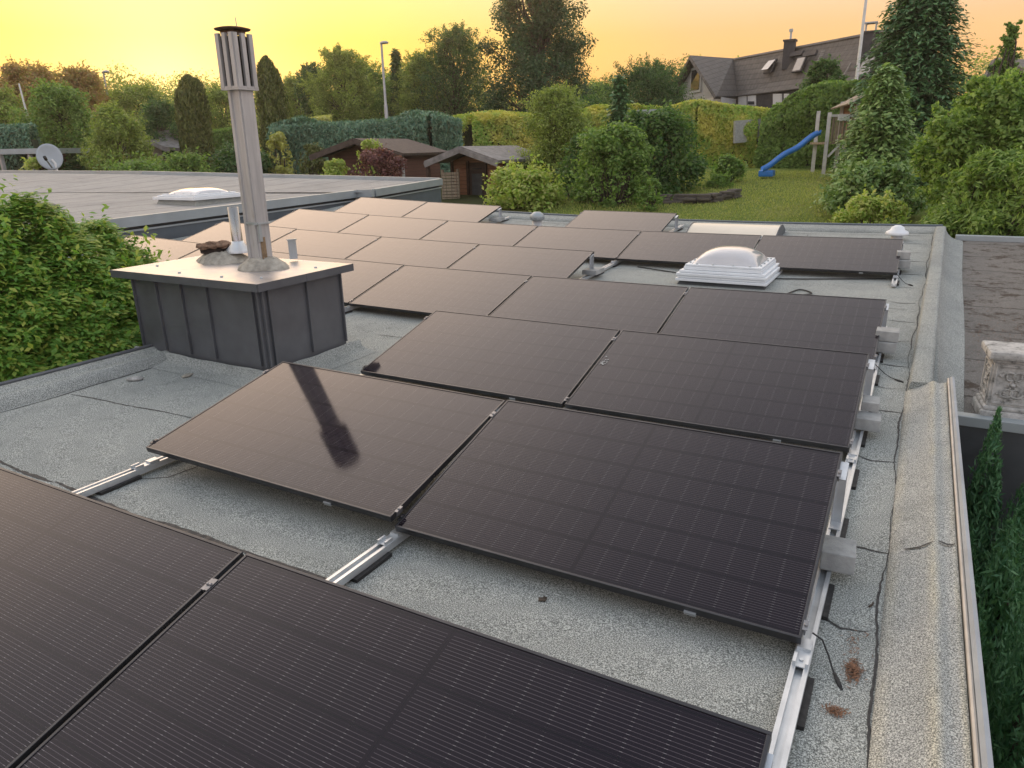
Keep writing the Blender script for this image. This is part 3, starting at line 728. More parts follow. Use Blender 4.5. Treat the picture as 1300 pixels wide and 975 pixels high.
# rails along Y under every panel joint
def rail(x, y0, y1, label, rows, right=False):
    root = thing('mounting_rail', label, 'mounting rail', (x, y0, dish(x, y0)), 'aluminium rails under the panels')
    n = max(2, int((y1-y0)/.3)); ph = .018
    w, h = .028, .034
    sec = [(-w, 0), (-w, h), (-w*.45, h), (-w*.45, h*.45), (w*.45, h*.45), (w*.45, h), (w, h), (w, 0)]
    mb = MB(); mb.sweep(sec, [(x, y, dish(x, y)+ph) for y in np.linspace(y0, y1, n)]); obj('profile', mb, M_alu, root)
    y = y0+.25
    while y < y1:
        mb = MB(); mb.box((x+.012, y, dish(x, y)+ph/2+.0005), (.075, .24, ph-.001)); obj('rubber_pad', mb, M_rubber, root); y += .62
    for r in rows:
        k = round(-x/(PL+PG)); a, b = pt(r, k, .5, 0), pt(r, k, .5, 1)
        if not (y0-.01 < a.y < y1): continue
        zt = dish(x, a.y)+ph+h
        mb = MB(); mb.box((x, a.y+.025, (zt+a.z-.034)/2), (.045, .06, max(.004, a.z-.034-zt))); mb.box((x, a.y-.035, zt+.002), (.05, .12, .004)); mb.box((x+.02, a.y-.07, zt+.012), (.01, .05, .016)); mb.box((x-.02, a.y-.07, zt+.012), (.01, .05, .016))
        mb.lathe([(.007, 0), (.007, .006)], (x, a.y-.06, zt+.004), 8); obj('front_bracket', mb, M_alu, root)
        zb = dish(x, b.y)+ph+h; dz = b.z-.036-zb
        mb = MB(); mb.box((x, b.y-.05, zb+dz/2), (.042, .005, dz)); mb.box((x-.02, b.y-.07, zb+dz/2), (.004, .045, dz)); mb.box((x, b.y-.10, b.z-.05), (.042, .13, .006), Matrix.Rotation(PT, 3, 'X')); mb.box((x, b.y-.07, zb+.003), (.048, .12, .005)); obj('rear_post', mb, M_alu, root)
    return root
rail(0.004, -2.3, 5.05, 'long bright aluminium rail along the right ends of the front four rows', (1, 2, 3, 4))
rail(.004, 7.0, 8.9, 'short aluminium rail under the right end of the sixth row', (6,))
XL = lambda k: -k*(PL+PG)+PG*.5
rail(XL(1), -2.3, 5.2, 'aluminium rail showing in the middle of the gap before the second row', (1, 2, 3, 4))
rail(XL(1), 7.2, 9.0, 'aluminium rail hidden behind the dome skylight under the sixth row', (6,))
rail(XL(2)+.0, -2.3, 2.9, 'aluminium rail emerging at the lower left corner of the second row', (1, 2, 3))
rail(XL(2), 3.4, 10.7, 'aluminium rail showing in the gap left of the dome skylight', (4, 5, 6, 7))
rail(XL(3), 3.4, 10.7, 'aluminium rail sticking out beyond the lone farthest panel', (4, 5, 6, 7))
rail(XL(4), 3.4, 10.7, 'aluminium rail ending beside the grey vent pipe at the back', (4, 5, 6, 7))
rail(XL(5), 3.4, 10.5, 'aluminium rail second from left under the rear rows', (4, 5, 6, 7))
rail(XL(6), 3.4, 10.5, 'aluminium rail farthest left under the rear rows', (4, 5, 6, 7))
# concrete ballast
def block(x, y, up, label, size=(.15, .13, .075), rz=0.):
    mb = MB(); mb.box((0, 0, size[2]/2), size); o = obj('ballast_block', mb, M_concrete, local=True, bevel=.006)
    o.location = (x, y, dish(x, y)+.056+up); o.rotation_euler.z = rz; return tag(o, label, 'concrete block', 'concrete ballast blocks on the rails')
block(.045, .66, 0, 'grey concrete ballast block beside the right edge of the second row', (.13, .15, .085), .06)
block(.045, 2.38, 0, 'lower concrete ballast block of the pair beside the third row', (.14, .15, .075), .03); block(.043, 2.52, .0762, 'upper concrete ballast block of the pair beside the third row', (.10, .15, .06), .02)
block(.05, 4.22, 0, 'lower concrete ballast block of the pair beside the fourth row', (.16, .17, .085), .03); block(.055, 4.25, .0862, 'upper concrete ballast block of the pair beside the fourth row', (.17, .17, .085), .0)
block(.05, 7.95, 0, 'lower concrete ballast block of the pair beside the sixth row', (.17, .2, .1), .03); block(.045, 8.0, .1012, 'upper concrete ballast block of the pair beside the sixth row', (.15, .18, .09), .05)
block(XL(2)+.02, 6.55, 0, 'concrete ballast block at the open right end of the fifth row', (.2, .3, .06), .02)
block(XL(4)+.02, 10.15, 0, 'concrete ballast block under the panels beside the grey vent pipe', (.2, .3, .06), .02)
# loose plug cables
def cable(x, y, pts, label, thick=.0075):
    root = thing('connector_cable', label, 'cable', (x, y, dish(x, y)), 'loose black plug cables at the right panel ends')
    P = [Vector((x+a, y+b, dish(x+a, y+b)+c)) for a, b, c in pts]
    mb = MB(); mb.tube(P, .0032, 7); obj('cable', mb, M_rubber, root)
    d = (P[-1]-P[-2]).normalized(); mb = MB(); mb.tube([P[-1]-d*.005, P[-1]+d*.012, P[-1]+d*.014, P[-1]+d*.05, P[-1]+d*.052, P[-1]+d*.066], [.0055, .0062, thick, thick, .006, .0058], 9); obj('plug', mb, M_rubber, root)
cable(.02, .02, [(0, .06, .09), (.035, .055, .075), (.062, .03, .035), (.078, .0, .014), (.09, -.025, .009)], 'black plug cable curling from the lower corner of the second row')
cable(.03, 3.62, [(-.02, .05, .09), (.05, .04, .03), (.10, .0, .012), (.13, -.02, .009)], 'black plug cable lying on felt beside the third row')
cable(.03, 7.25, [(-.02, .08, .10), (.05, .05, .03), (.09, -.02, .012), (.12, -.05, .01)], 'black plug cable lying on felt beside the sixth row', .009)
for (pts, lab) in (([(-3.2, 7.35), (-2.2, 7.05), (-1.2, 7.15), (-.1, 7.45)], 'thin black cable sagging under the front edge of the sixth row'), ([(-1.05, 6.35), (-.95, 6.6), (-.8, 6.45), (-.9, 6.3), (-.72, 6.35)], 'coiled black cable lying beside the dome skylight')):
    mb = MB(); P = [Vector((a, b, dish(a, b)+.012)) for a, b in pts]; Q2 = []
    for i in range(len(P)-1):
        for t in range(6):
            p0, p1, p2, p3 = P[max(0, i-1)], P[i], P[i+1], P[min(len(P)-1, i+2)]; u = t/6
            Q2.append(.5*((2*p1)+(p2-p0)*u+(2*p0-5*p1+4*p2-p3)*u*u+(3*p1-p0-3*p2+p3)*u**3))
    mb.tube(Q2+[P[-1]], .008, 6); tag(obj('roof_cable', mb, M_rubber, origin=tuple(P[0])), lab, 'cable')

# ================================================================== CHIMNEY
ZC = .725
ch = thing('chimney', 'dark metal clad chimney box with tall square flue and rusty cowl', 'chimney', (-5.02, 2.03, .104)); CHS = .94; ch.scale = (CHS,)*3
x0, x1, y0, y1 = -6.20, -4.53, 1.83, 2.80
mb = MB(); mb.box(((x0+x1)/2, (y0+y1)/2, .235), (x1-x0, y1-y0, .86)); obj('cladding', mb, M_anthracite, ch)
zt = .30
for i, x in enumerate((x0+.012, x0+.345, x0+.69, x0+1.03, x1-.075, x1-.012)): mb = MB(); mb.box((x, y0-.0135, zt+.02), (.014, .025, .66)); obj('standing_seam', mb, M_anthracite, ch, bevel=.002)
for y in (y0+.012, y0+.075, y0+.52, y1-.012): mb = MB(); mb.box((x1+.0135, y, zt+.02), (.025, .014, .66)); obj('standing_seam', mb, M_anthracite, ch, bevel=.002)
for x in (x0+.05, x0+.6, x1-.1): mb = MB(); mb.box((x, y1+.0135, zt), (.014, .025, .58)); obj('standing_seam', mb, M_anthracite, ch, bevel=.002)
mb = MB()
P = [(-6.35, 1.73), (-4.43, 1.73), (-4.43, 2.88), (-6.35, 2.88)]
mb.add([(a, b, ZC) for a, b in P]+[(a, b, ZC-.055) for a, b in P], [(0, 1, 2, 3), (7, 6, 5, 4)]+[(i+4, (i+1) % 4+4, (i+1) % 4, i) for i in range(4)])
obj('cap', mb, M_cap, ch, bevel=.004)
mb = MB()
for a, b, c, d in ((-6.35, 1.7255, -4.43, 1.7255), (-4.4255, 1.73, -4.4255, 2.88)):
    mb.beam((a, b, ZC-.032), (c, d, ZC-.032), .007, .066)
mb.box((-5.15, 1.7215, ZC-.032), (.09, .004, .064)); mb.box((-4.4215, 2.3, ZC-.032), (.004, .06, .064))
obj('cap_fascia', mb, M_anthracite, ch)
mb = MB()
for (a, b) in ((-6.12, 2.05), (-5.55, 1.86), (-5.0, 1.86), (-4.58, 2.55), (-4.62, 1.95)): mb.lathe([(.014, 0), (.014, .006), (.009, .012), (1e-5, .013)], (a, b, ZC+.001), 10)
obj('cap_screw', mb, M_zinc, ch)
# felt skirt at the foot
mb = MB(); V = []; F = []
def skirt(pa, pb, nx, ny, n=14, ht=.1):
    V, F = [], []; m = 5
    for i in range(n+1):
        t = i/n; x = pa[0]+(pb[0]-pa[0])*t; y = pa[1]+(pb[1]-pa[1])*t; j = .004*math.sin(9*t)+.003*math.sin(23*t)
        for d, z in ((.002, ht+j), (.016, ht*.93+j), (.03, ht*.45), (.085, .018), (.20, .003)): V.append((x+nx*d, y+ny*d, dish(x+nx*d, y+ny*d)+z))
    for i in range(n):
        for k in range(m-1): F.append((i*m+k, (i+1)*m+k, (i+1)*m+k+1, i*m+k+1))
    mb.add(V, F, True)
def cw(p): return (-5.02+CHS*(p[0]+5.35), 2.03+CHS*(p[1]-2.3))
q0, q1, q2, q3 = cw((x0-.1, y0-.03)), cw((x1+.04, y0-.03)), cw((x1+.03, y0-.06)), cw((x1+.03, y1+.15))
skirt(q0, q1, 0, -1, 14, .085); skirt(q2, q3, 1, 0, 14, .095)
me_ = obj('felt_skirt', mb, M_bitumen, house)
# flue
fx, fy, fw = -5.06, 2.36, .15
mb = MB()
h0, h1 = .68, 2.26
a = fw/2
secp = [(-a, -a), (-a*.62, -a), (-a*.55, -a+.014), (a*.10, -a+.014), (a*.18, -a), (a*.86, -a), (a*.86, -a+.012), (a, -a+.012), (a, a), (-a, a)]
LEAN = Matrix.Rotation(.012, 3, 'Y')
def fl(x, y, z): v = LEAN@Vector((x, y, z-h0)); return (fx+v.x, fy+v.y, h0+v.z)
V = [fl(x, y, h0) for x, y in secp]+[fl(x*.97, y*.97, h1) for x, y in secp]; m = len(secp)
mb.add(V, [(i, (i+1) % m, (i+1) % m+m, i+m) for i in range(m)]); mb.add(V[m:], [tuple(range(m))])
flue = obj('flue', mb, M_flue, ch)
mb = MB(); mb.box(fl(a+.012, -.02, 1.13), (.025, .2, .012)); mb.box(fl(a+.012, -.05, 1.05), (.02, .03, .15)); mb.box(fl(a*.4, -a-.002, 1.135), (.16, .006, .02)); obj('bracket', mb, M_zinc, flue)
mb = MB(); mb.box(fl(a+.004, -.02, .90), (.004, .055, .22)); obj('rust_patch', mb, M_ochre, flue)
# cowl: ring of vertical U-lamellae under a rusty disc
mb = MB(); mb.box(fl(0, 0, 2.25), (.215, .215, .03), LEAN); obj('cowl_collar', mb, M_flue, flue)
mb = MB(); mb.box(fl(0, 0, 2.45), (.15, .15, .40), LEAN); obj('cowl_core', mb, M_soot, flue)
for sd in range(4):
    R = Matrix.Rotation(sd*PI/2, 3, 'Z')
    for off in (-.080, .0, .080):
        mb = MB()
        for px_, pw, pd in ((0, .040, .006), (-.018, .005, .020), (.018, .005, .020)):
            v = R@Vector((off+px_, -.108+(0 if pw > .01 else .013), 0)); sz = (pw, pd) if sd % 2 == 0 else (pd, pw)
            mb.box(fl(v.x, v.y, 2.46), (sz[0], sz[1], .42), LEAN)
        obj('cowl_lamella', mb, M_flue, flue)
mb = MB(); mb.lathe([(1e-5, 2.70), (.10, 2.695), (.142, 2.70), (.146, 2.707), (.10, 2.718), (1e-5, 2.722)], (fx+.02, fy, 0), 24); mb.box((fx+.02, fy, 2.682), (.14, .14, .024)); obj('cowl_disc', mb, M_rust, flue)
mb = MB(); mb.tube([(fx+.075, fy, 2.715), (fx+.072, fy, 2.79)], .004, 5); obj('cowl_rod', mb, M_polegrey, flue)
def mound(c, rx, ry, h, seed, mb, n=28):
    r = np.random.default_rng(seed); prof = [(1., 0), (.97, .12), (.86, .38), (.72, .62), (.58, .85), (.45, 1.), (1e-5, 1.02)]; V, F = [], []
    jit = [1+.06*math.sin(3*2*PI*k/n+seed)+.05*r.normal() for k in range(n)]
    for q, z in prof:
        for k in range(n): t = 2*PI*k/n; V.append((c[0]+rx*q*math.cos(t)*(1+(jit[k]-1)*q), c[1]+ry*q*math.sin(t)*(1+(jit[k]-1)*q), c[2]+h*z+.006*r.normal()*(z > 0)))
    for i in range(len(prof)-1):
        for k in range(n): F.append((i*n+k, i*n+(k+1) % n, (i+1)*n+(k+1) % n, (i+1)*n+k))
    mb.add(V, F, True)
mb = MB(); mound((fx+.02, fy, ZC+.001), .25, .21, .10, 1, mb); obj('mortar_collar', mb, M_mortar, ch)
mb = MB(); mound((-5.78, 2.52, ZC+.001), .30, .22, .10, 5, mb); obj('mortar_collar', mb, M_mortar, ch)
# broken rusty pot on the left mound
mb = MB(); rg = np.random.default_rng(8)
prof = [(.16, .012), (.175, .025), (.15, .038), (.11, .040), (.07, .028), (1e-5, .022)]
mb.lathe(prof, (-5.85, 2.53, ZC+.125), 22); mb.v = [(p[0]+.012*rg.normal(), p[1]+.012*rg.normal(), p[2]+.011*rg.normal()) for p in mb.v]
pot = obj('broken_pot', mb, M_rust, ch)
mb = MB(); mb.lathe([(.15, 0), (.155, .05), (.14, .052)], (-5.85, 2.53, ZC+.085), 22); obj('pot_neck', mb, M_soot, pot)
# stainless pipe
px_, py_ = -5.62, 2.60
mb = MB(); mb.lathe([(.050, .0), (.050, .385), (.044, .385), (.044, .33), (1e-5, .33)], (px_, py_, ZC+.13), 24); pp = obj('vent_pipe', mb, M_stainless, ch)
mb = MB(); mb.lathe([(.115, 0), (.115, .03), (.062, .085), (.056, .11), (.054, .11)], (px_, py_, ZC+.085), 28); obj('vent_pipe_cone', mb, M_silverpaint, pp)
mb = MB(); mb.box((-5.10, 2.80, ZC+.11), (.012, .075, .18), Matrix.Rotation(-.6, 3, 'Z')); mb.box((-5.10, 2.80, ZC+.205), (.03, .09, .012), Matrix.Rotation(-.6, 3, 'Z')); obj('sheet_stub', mb, M_zinc, ch)

# ================================================================== ROOF LIGHTS AND VENTS
def dome_light(name, label, cx, cy, z, w, d, curb, frames, dome_h, rz=0., dm=M_dome, sub=.0):
    root = thing(name, label, 'skylight', (cx, cy, z)); root.rotation_euler.z = rz
    mb = MB(); mb.add([(sx*(w/2+.05*(1-t)), sy*(d/2+.05*(1-t)), curb*t) for t in (0, 1) for sx, sy in ((-1, -1), (1, -1), (1, 1), (-1, 1))], [(0, 1, 5, 4), (1, 2, 6, 5), (2, 3, 7, 6), (3, 0, 4, 7), (4, 5, 6, 7)])
    obj('kerb', mb, M_bitumen if curb > .1 else M_darkwall, root, local=True)
    zz = curb
    for (ow, hh) in frames:
        mb = MB(); mb.box((0, 0, zz+hh/2), (w+ow, d+ow, hh-.003)); obj('frame_step', mb, M_white, root, local=True, bevel=.006); zz += hh
    n = 18; V, F = [], []; fw_, fd = w*.40, d*.40
    for j in range(n+1):
        for i in range(n+1):
            u, v = i/n*2-1, j/n*2-1; e = (1-abs(u)**2.6)*(1-abs(v)**2.6); V.append((u*fw_, v*fd, zz+dome_h*e**.55+.004))
    for j in range(n):
        for i in range(n): a = j*(n+1)+i; F.append((a, a+1, a+n+2, a+n+1))
    mb = MB(); mb.add(V, F, True); dmo = obj('dome', mb, dm, root, local=True)
    mb = MB(); 
    for s in (-1, 1): mb.box((0, s*(fd+.03), zz+.012), (2*fw_+.12, .06, .022)); mb.box((s*(fw_+.03), 0, zz+.0115), (.06, 2*fd-.001, .021))
    obj('dome_rim', mb, M_white, root, local=True, bevel=.005)
    for sx in (-.8, -.3, .3, .8):
        for s in (-1, 1):
            for q in ((sx*fw_, s*(fd+.03), zz+.0235), (s*(fw_+.03), sx*fd, zz+.0232)): mb = MB(); mb.lathe([(.012, 0), (.012, .012), (.006, .016)], q, 8); obj('screw_cap', mb, M_zinc, root, local=True)
    return root
dome_light('roof_skylight', 'white ribbed skylight with glassy dome between panel rows four and six', -1.86, 7.05, .03, 1.0, 1.0, .075, [(.10, .035), (.06, .03), (.09, .035), (.03, .03), (-.06, .045)], .20)
# barrel roof light at the back
root = thing('barrel_rooflight', 'low cream barrel rooflight behind the sixth panel row', 'skylight', (-2.5, 10.2, dish(-2.5, 10.2)))
n = 12; X0, X1 = -.72, .72; V = []; 
mb = MB(); sec = [(-.42+.84*i/n, .05+.13*math.sin(PI*i/n)) for i in range(n+1)]
for x in (X0, X1): V += [(x, y, z) for y, z in sec]
m = n+1; mb.add(V, [(i, i+m, i+m+1, i+1) for i in range(n)], True); obj('glazing', mb, M_cream, root, local=True)
mb = MB()
for x in (X0-.006, X1+.006):
    P = [(x, y, z+.012) for y, z in sec]+[(x, .42, 0), (x, -.42, 0)]; mb.slab(P, .012 if x > 0 else -.012, (1, 0, 0))
obj('end_plate', mb, M_anthracite, root, local=True)
mb = MB()
for s in (-1, 1): mb.box((0, s*.43, .024), (1.46, .05, .05))
obj('side_rail', mb, M_white, root, local=True)
# grey vent pipe
x, y = atd(682, 283, 12.6)[:2]; root = thing('vent_pipe', 'short grey plastic vent pipe with ribbed cap at the back edge', 'vent', (x, y, dish(x, y)))
mb = MB(); mb.lathe([(.085, 0), (.085, .33), (.07, .33)], (0, 0, 0), 18); obj('pipe', mb, M_polegrey, root, local=True)
mb = MB(); mb.lathe([(.09, .325), (.12, .34), (.125, .39), (.11, .425), (.06, .465), (1e-5, .47)], (0, 0, 0), 18)
for k in range(12): t = 2*PI*k/12; mb.box((.118*math.cos(t), .118*math.sin(t), .365), (.02, .012, .05), Matrix.Rotation(t, 3, 'Z'))
obj('cap', mb, M_lighttrim, root, local=True)
x, y = atd(1146, 300, 12.4)[:2]; x -= .08; root = thing('mushroom_vent', 'white mushroom roof vent beside the far right corner', 'vent', (x, y, dish(x, y)))
mb = MB(); mb.lathe([(.10, 0), (.08, .03), (.075, .10)], (0, 0, 0), 18); obj('stem', mb, M_polegrey, root, local=True)
mb = MB(); mb.lathe([(.06, .07), (.15, .085), (.165, .10), (.15, .135), (.10, .16), (.085, .20), (.04, .225), (1e-5, .228)], (0, 0, 0), 22); obj('hood', mb, M_white, root, local=True)

# ================================================================== NEIGHBOURING FLAT ROOFS
lb = thing('flat_roof_building', 'wide neighbouring flat roof of brownish felt strips with pale metal edge', 'building', (-12, 5, 0))
A, B, Cc, D = (-11.75, -6, .50), (-11.75, 11.4, .80), (-11.28, 11.4, .82), (-11.45, 14.55, .925)
E_, F_ = atz(183, 219.5, 1.22), atz(-120, 217, 1.3); G_ = (-52, -6, .8)
mb = MB(); R_ = [A, (-11.75, 3, .655), (-11.75, 7, .725), B, Cc, D]; far = [np.array(D)+(np.array(E_)-np.array(D))*t for t in (.33, .66)]+[E_, (E_+F_)/2, F_]
Lft = [G_, np.array(G_)+(F_-np.array(G_))*.5]
cen = (-22, 7.5, .92); ring = R_+[tuple(p) for p in far]+[tuple(Lft[1]), G_]
dn = .03
ringd = [(a, b, c-dn) for a, b, c in ring]
mb.add(ringd+[cen], [(i, (i+1) % len(ring), len(ring)) for i in range(len(ring))], False); obj('roof_surface', mb, M_lbroof, lb)
mb = MB(); Pw = ring
for i in range(len(ring)-1):
    a, b = ring[i], ring[i+1]; mb.add([(a[0]-.01, a[1], a[2]-.05), (b[0]-.01, b[1], b[2]-.05), (b[0]-.01, b[1], -2.9), (a[0]-.01, a[1], -2.9)], [(0, 1, 2, 3)])
obj('wall', mb, M_darkwall, lb)
mb = MB()
def edge(mb, a, b, w, h, dz, out): 
    a, b = Vector(a), Vector(b); mb.beam(a+Vector((out[0], out[1], dz)), b+Vector((out[0], out[1], dz)), w, h)
edge(mb, A, B, .10, .17, -.045, (.05, 0)); edge(mb, (B[0], B[1]+.05, B[2]), (Cc[0]+.09, Cc[1]+.05, Cc[2]), .10, .172, -.045, (0, -.05)); edge(mb, (Cc[0], Cc[1]+.1, Cc[2]), D, .10, .17, -.045, (.05, 0))
obj('edge_trim', mb, M_lighttrim, lb)
mb = MB(); q = [tuple(D)]+[tuple(p) for p in far]
for a, b in zip(q, q[1:]): mb.beam(Vector(a)+Vector((0, 0, .0)), Vector(b), .14, .11)
obj('edge_trim', mb, M_lighttrim, lb)
mb = MB(); edge(mb, A, B, .05, .03, -.20, (.035, 0)); edge(mb, Cc, D, .05, .03, -.20, (.035, 0)); obj('drip_strip', mb, M_lighttrim, lb)
mb = MB()
for a, b in ((A, B), (Cc, D)): edge(mb, a, b, .03, .5, -.47, (.012, 0))
obj('fascia', mb, M_bluegrey, lb)
def lbz(x, y): return .80+(-11.75-x)*.0115+max(0, y-8)*.006
p = atz(254, 252, .83); dome_light('roof_skylight', 'white dome skylight on the neighbouring brownish flat roof', p[0], p[1], .72, 1.15, 1.15, .12, [(.16, .06), (.02, .03)], .13, .0)
p = atz(62, 262, .86); r0 = thing('roof_hatch', 'small dark vent hood lying on the brownish neighbouring roof', 'vent', (p[0], p[1], .80)); r0.scale = (.6, .6, .8)
mb = MB(); mb.box((0, 0, .03), (.34, .42, .06)); obj('base', mb, M_soot, r0, local=True); mb = MB(); mb.box((0, 0, .09), (.40, .48, .05), Matrix.Rotation(.12, 3, 'Y')); obj('hood', mb, M_darkwall, r0, local=True, bevel=.012)
# satellite dish on the far edge
p = atd(63, 199, 33.5); ps = mpp(p); zb = p[2]-26*ps
sd = thing('satellite_dish', 'pale grey satellite dish on a short mast at the far roof edge', 'satellite dish', (p[0], p[1], p[2]))
toward = Vector((CP-p)).normalized(); look = (toward+Vector((.25, -.05, .18))).normalized(); Rm = look.to_track_quat('Z', 'Y').to_matrix()
mb = MB(); rr = 15.5*ps; mb.lathe([(1e-5, -.16*rr), (.3*rr, -.145*rr), (.6*rr, -.1*rr), (.85*rr, -.035*rr), (rr, 0), (rr*1.0, -.02), (.85*rr, -.035*rr-.03), (.4*rr, -.16*rr)], (0, 0, 0), 32, True, (.94, 1.04)); mb.v = [tuple(Rm@Vector(v)) for v in mb.v]; obj('reflector', mb, simple('dish_paint', (.40, .45, .48), .5, 0, .08, 2), sd, local=True)
mb = MB(); f0 = Rm@Vector((0, -.85*rr, 0)); f1 = Rm@Vector((-.35*rr, -.35*rr, .95*rr)); mb.tube([f0, f1], .03, 6); obj('feed_arm', mb, M_polegrey, sd, local=True)
mb = MB(); mb.tube([f1, f1+(f1-f0).normalized()*.12+Vector((0, 0, .03))], .06, 8); obj('receiver', mb, M_rubber, sd, local=True)
mb = MB(); mb.tube([(0, .05, -.1), (.05, .12, -.5*rr), (.1, .12, zb-p[2]-.4)], .05, 8); obj('mast', mb, M_whitepaint, sd, local=True)

nb = thing('garage', 'lower neighbouring garage with dirty dark felt roof and white edge strips', 'building', (1.5, 8, -.25))
xa = lambda y: .62+.025*max(0, y-3.3)
mb = MB(); grid(.46, 9, 3.70, 11.1, lambda x, y: -.235+.058*(y-3.7), 10, 12, mb); obj('roof_surface', mb, M_nbroof, nb)
mb = MB(); mb.box((4.75, 3.66, -1.6), (8.5, .16, 2.66)); mb.box((4.75, 11.15, -1.4), (8.5, .16, 3.1)); mb.box((9.0, 7.4, -1.6), (.16, 7.3, 2.66)); obj('wall', mb, M_darkwall, nb)
for a_, b_ in (((4.75, 3.62, -.235), (8.5, .10, .075)), ((4.85, 11.16, .225), (8.3, .14, .09))): mb = MB(); mb.box(a_, b_); obj('edge_trim', mb, M_lighttrim, nb, bevel=.006)
litter('dirt_patch', 'dark dirt and leaf mould on the lower garage roof behind the pedestal', 1.02, 5.6, .22, .7, 900, 9, lambda x, y: -.235+.058*(y-3.7))
# ornate pedestal on the garage edge
pb = atz(1262, 512, -.17); pd = thing('stone_pedestal', 'weathered white ornamental pedestal with scroll relief on the garage roof edge', 'pedestal', (.885, 3.83, -.232)); pd.rotation_euler.z = .10; pd.scale = (.9, .9, .86)
def slabs(mb, w, z0, z1, b=0): mb.box((0, 0, (z0+z1)/2), (w, w, z1-z0))
pw = .30
mb = MB(); slabs(mb, pw*1.28, 0, .085); o1 = obj('plinth', mb, M_ped, pd, local=True, bevel=.018)
mb = MB(); slabs(mb, pw*1.16, .0855, .125); obj('base_moulding', mb, M_ped, pd, local=True, bevel=.016)
mb = MB(); mb.add([(sx*pw*.5*t, sy*pw*.5*t, z) for z, t in ((.1255, 1.02), (.50, .97)) for sx, sy in ((-1, -1), (1, -1), (1, 1), (-1, 1))], [(3, 2, 1, 0), (4, 5, 6, 7), (0, 1, 5, 4), (1, 2, 6, 5), (2, 3, 7, 6), (3, 0, 4, 7)]); obj('shaft', mb, M_ped, pd, local=True, bevel=.006)
mb = MB()
for sd_ in range(4):
    R = Matrix.Rotation(sd_*PI/2, 3, 'Z'); s0 = len(mb.v); yy = -pw*.5
    for (cx, cz, w, h) in ((0, .155, pw*.84, .012), (0, .475, pw*.84, .012)): mb.box((cx, yy-.004, cz), (w, .016, h))
    for sx in (-1, 1):
        mb.box((sx*pw*.415, yy-.004, .315), (.012, .016, .308))
        for cz, sz in ((.38, 1), (.25, -1)):                          # C scrolls and leaves
            P = [(sx*(.02+.055*(1-t*.55)*math.cos(t*5.2)+.01), yy-.006, cz+sz*(.05*(1-t*.5)*math.sin(t*5.2))) for t in np.linspace(0, 1.15, 16)]
            mb.tube(P, [.009*(1.15-.6*i/15) for i in range(16)], 6)
            for k in range(4):
                t = .5+k*.5; mb.lathe([(1e-5, -.012), (.012, 0), (1e-5, .012)], (sx*(.05+.022*k*(k < 3)), yy-.006, cz+sz*(.02+.018*math.sin(k*1.7))), 7)
    mb.lathe([(1e-5, -.02), (.016, -.008), (.02, 0), (.016, .008), (1e-5, .02)], (0, yy-.006, .315), 10)
    for k in range(6): t = k*PI/3; mb.lathe([(1e-5, -.012), (.011, 0), (1e-5, .012)], (.032*math.cos(t), yy-.005, .315+.032*math.sin(t)), 7)
    mb.v[s0:] = [tuple(R@Vector(v)) for v in mb.v[s0:]]
obj('relief', mb, M_ped, pd, local=True)
mb = MB(); slabs(mb, pw*1.12, .5005, .53); obj('neck_moulding', mb, M_ped, pd, local=True, bevel=.012)
mb = MB(); slabs(mb, pw*1.34, .5305, .60); obj('capital', mb, M_ped, pd, local=True, bevel=.022)

# ================================================================== GROUND
mb = MB()
xs = sorted(set([-260, -200, -160]+list(np.linspace(-110, 60, 58))+[90, 160, 240])); ys = sorted(set([-200, -100, -40, -15, 0, 8, 11.6]+list(np.linspace(12, 40, 30))+[45, 52, 60, 75, 95, 130, 180, 240]))
rg = np.random.default_rng(1)
V = [(x, y, gz(x, y)+(.05*math.sin(x*.7)*math.sin(y*.9) if y > 13 else 0)) for y in ys for x in xs]; nx = len(xs)
mb.add(V, [(j*nx+i, j*nx+i+1, (j+1)*nx+i+1, (j+1)*nx+i) for j in range(len(ys)-1) for i in range(nx-1)], True)
tag(obj('ground', mb, M_soil), kind='structure')
def lz(x, y): return gz(x, y)+.05*math.sin(x*.7)*math.sin(y*.9)+.07
mb = MB(); grid(-12, 3, 13.0, 33.5, lz, 20, 40, mb); tag(obj('lawn', mb, M_grass), kind='structure')
rg = np.random.default_rng(3); n = 26000; x = rg.uniform(-9.5, -1.2, n); y = rg.uniform(15.5, 28.5, n); P = np.column_stack([x, y, [lz(a, b)+.02 for a, b in zip(x, y)]])
LM['grass'] = leafmat('grass_blades', [(.085, .105, .028), (.12, .14, .036), (.175, .17, .06)], .3)
V, F = leaf_quads(P, unit(rg.normal(size=(n, 3))*np.array([1, 1, .2])), np.array([0, 0, 1.])+rg.normal(size=(n, 3))*.35, np.full(n, .075), .28, rg)
tag(np_obj('grass_blades', V, F, LM['grass'], origin=(-5, 22, 0)), 'short mown grass blades covering the sloping lawn', 'grass', kind='stuff')

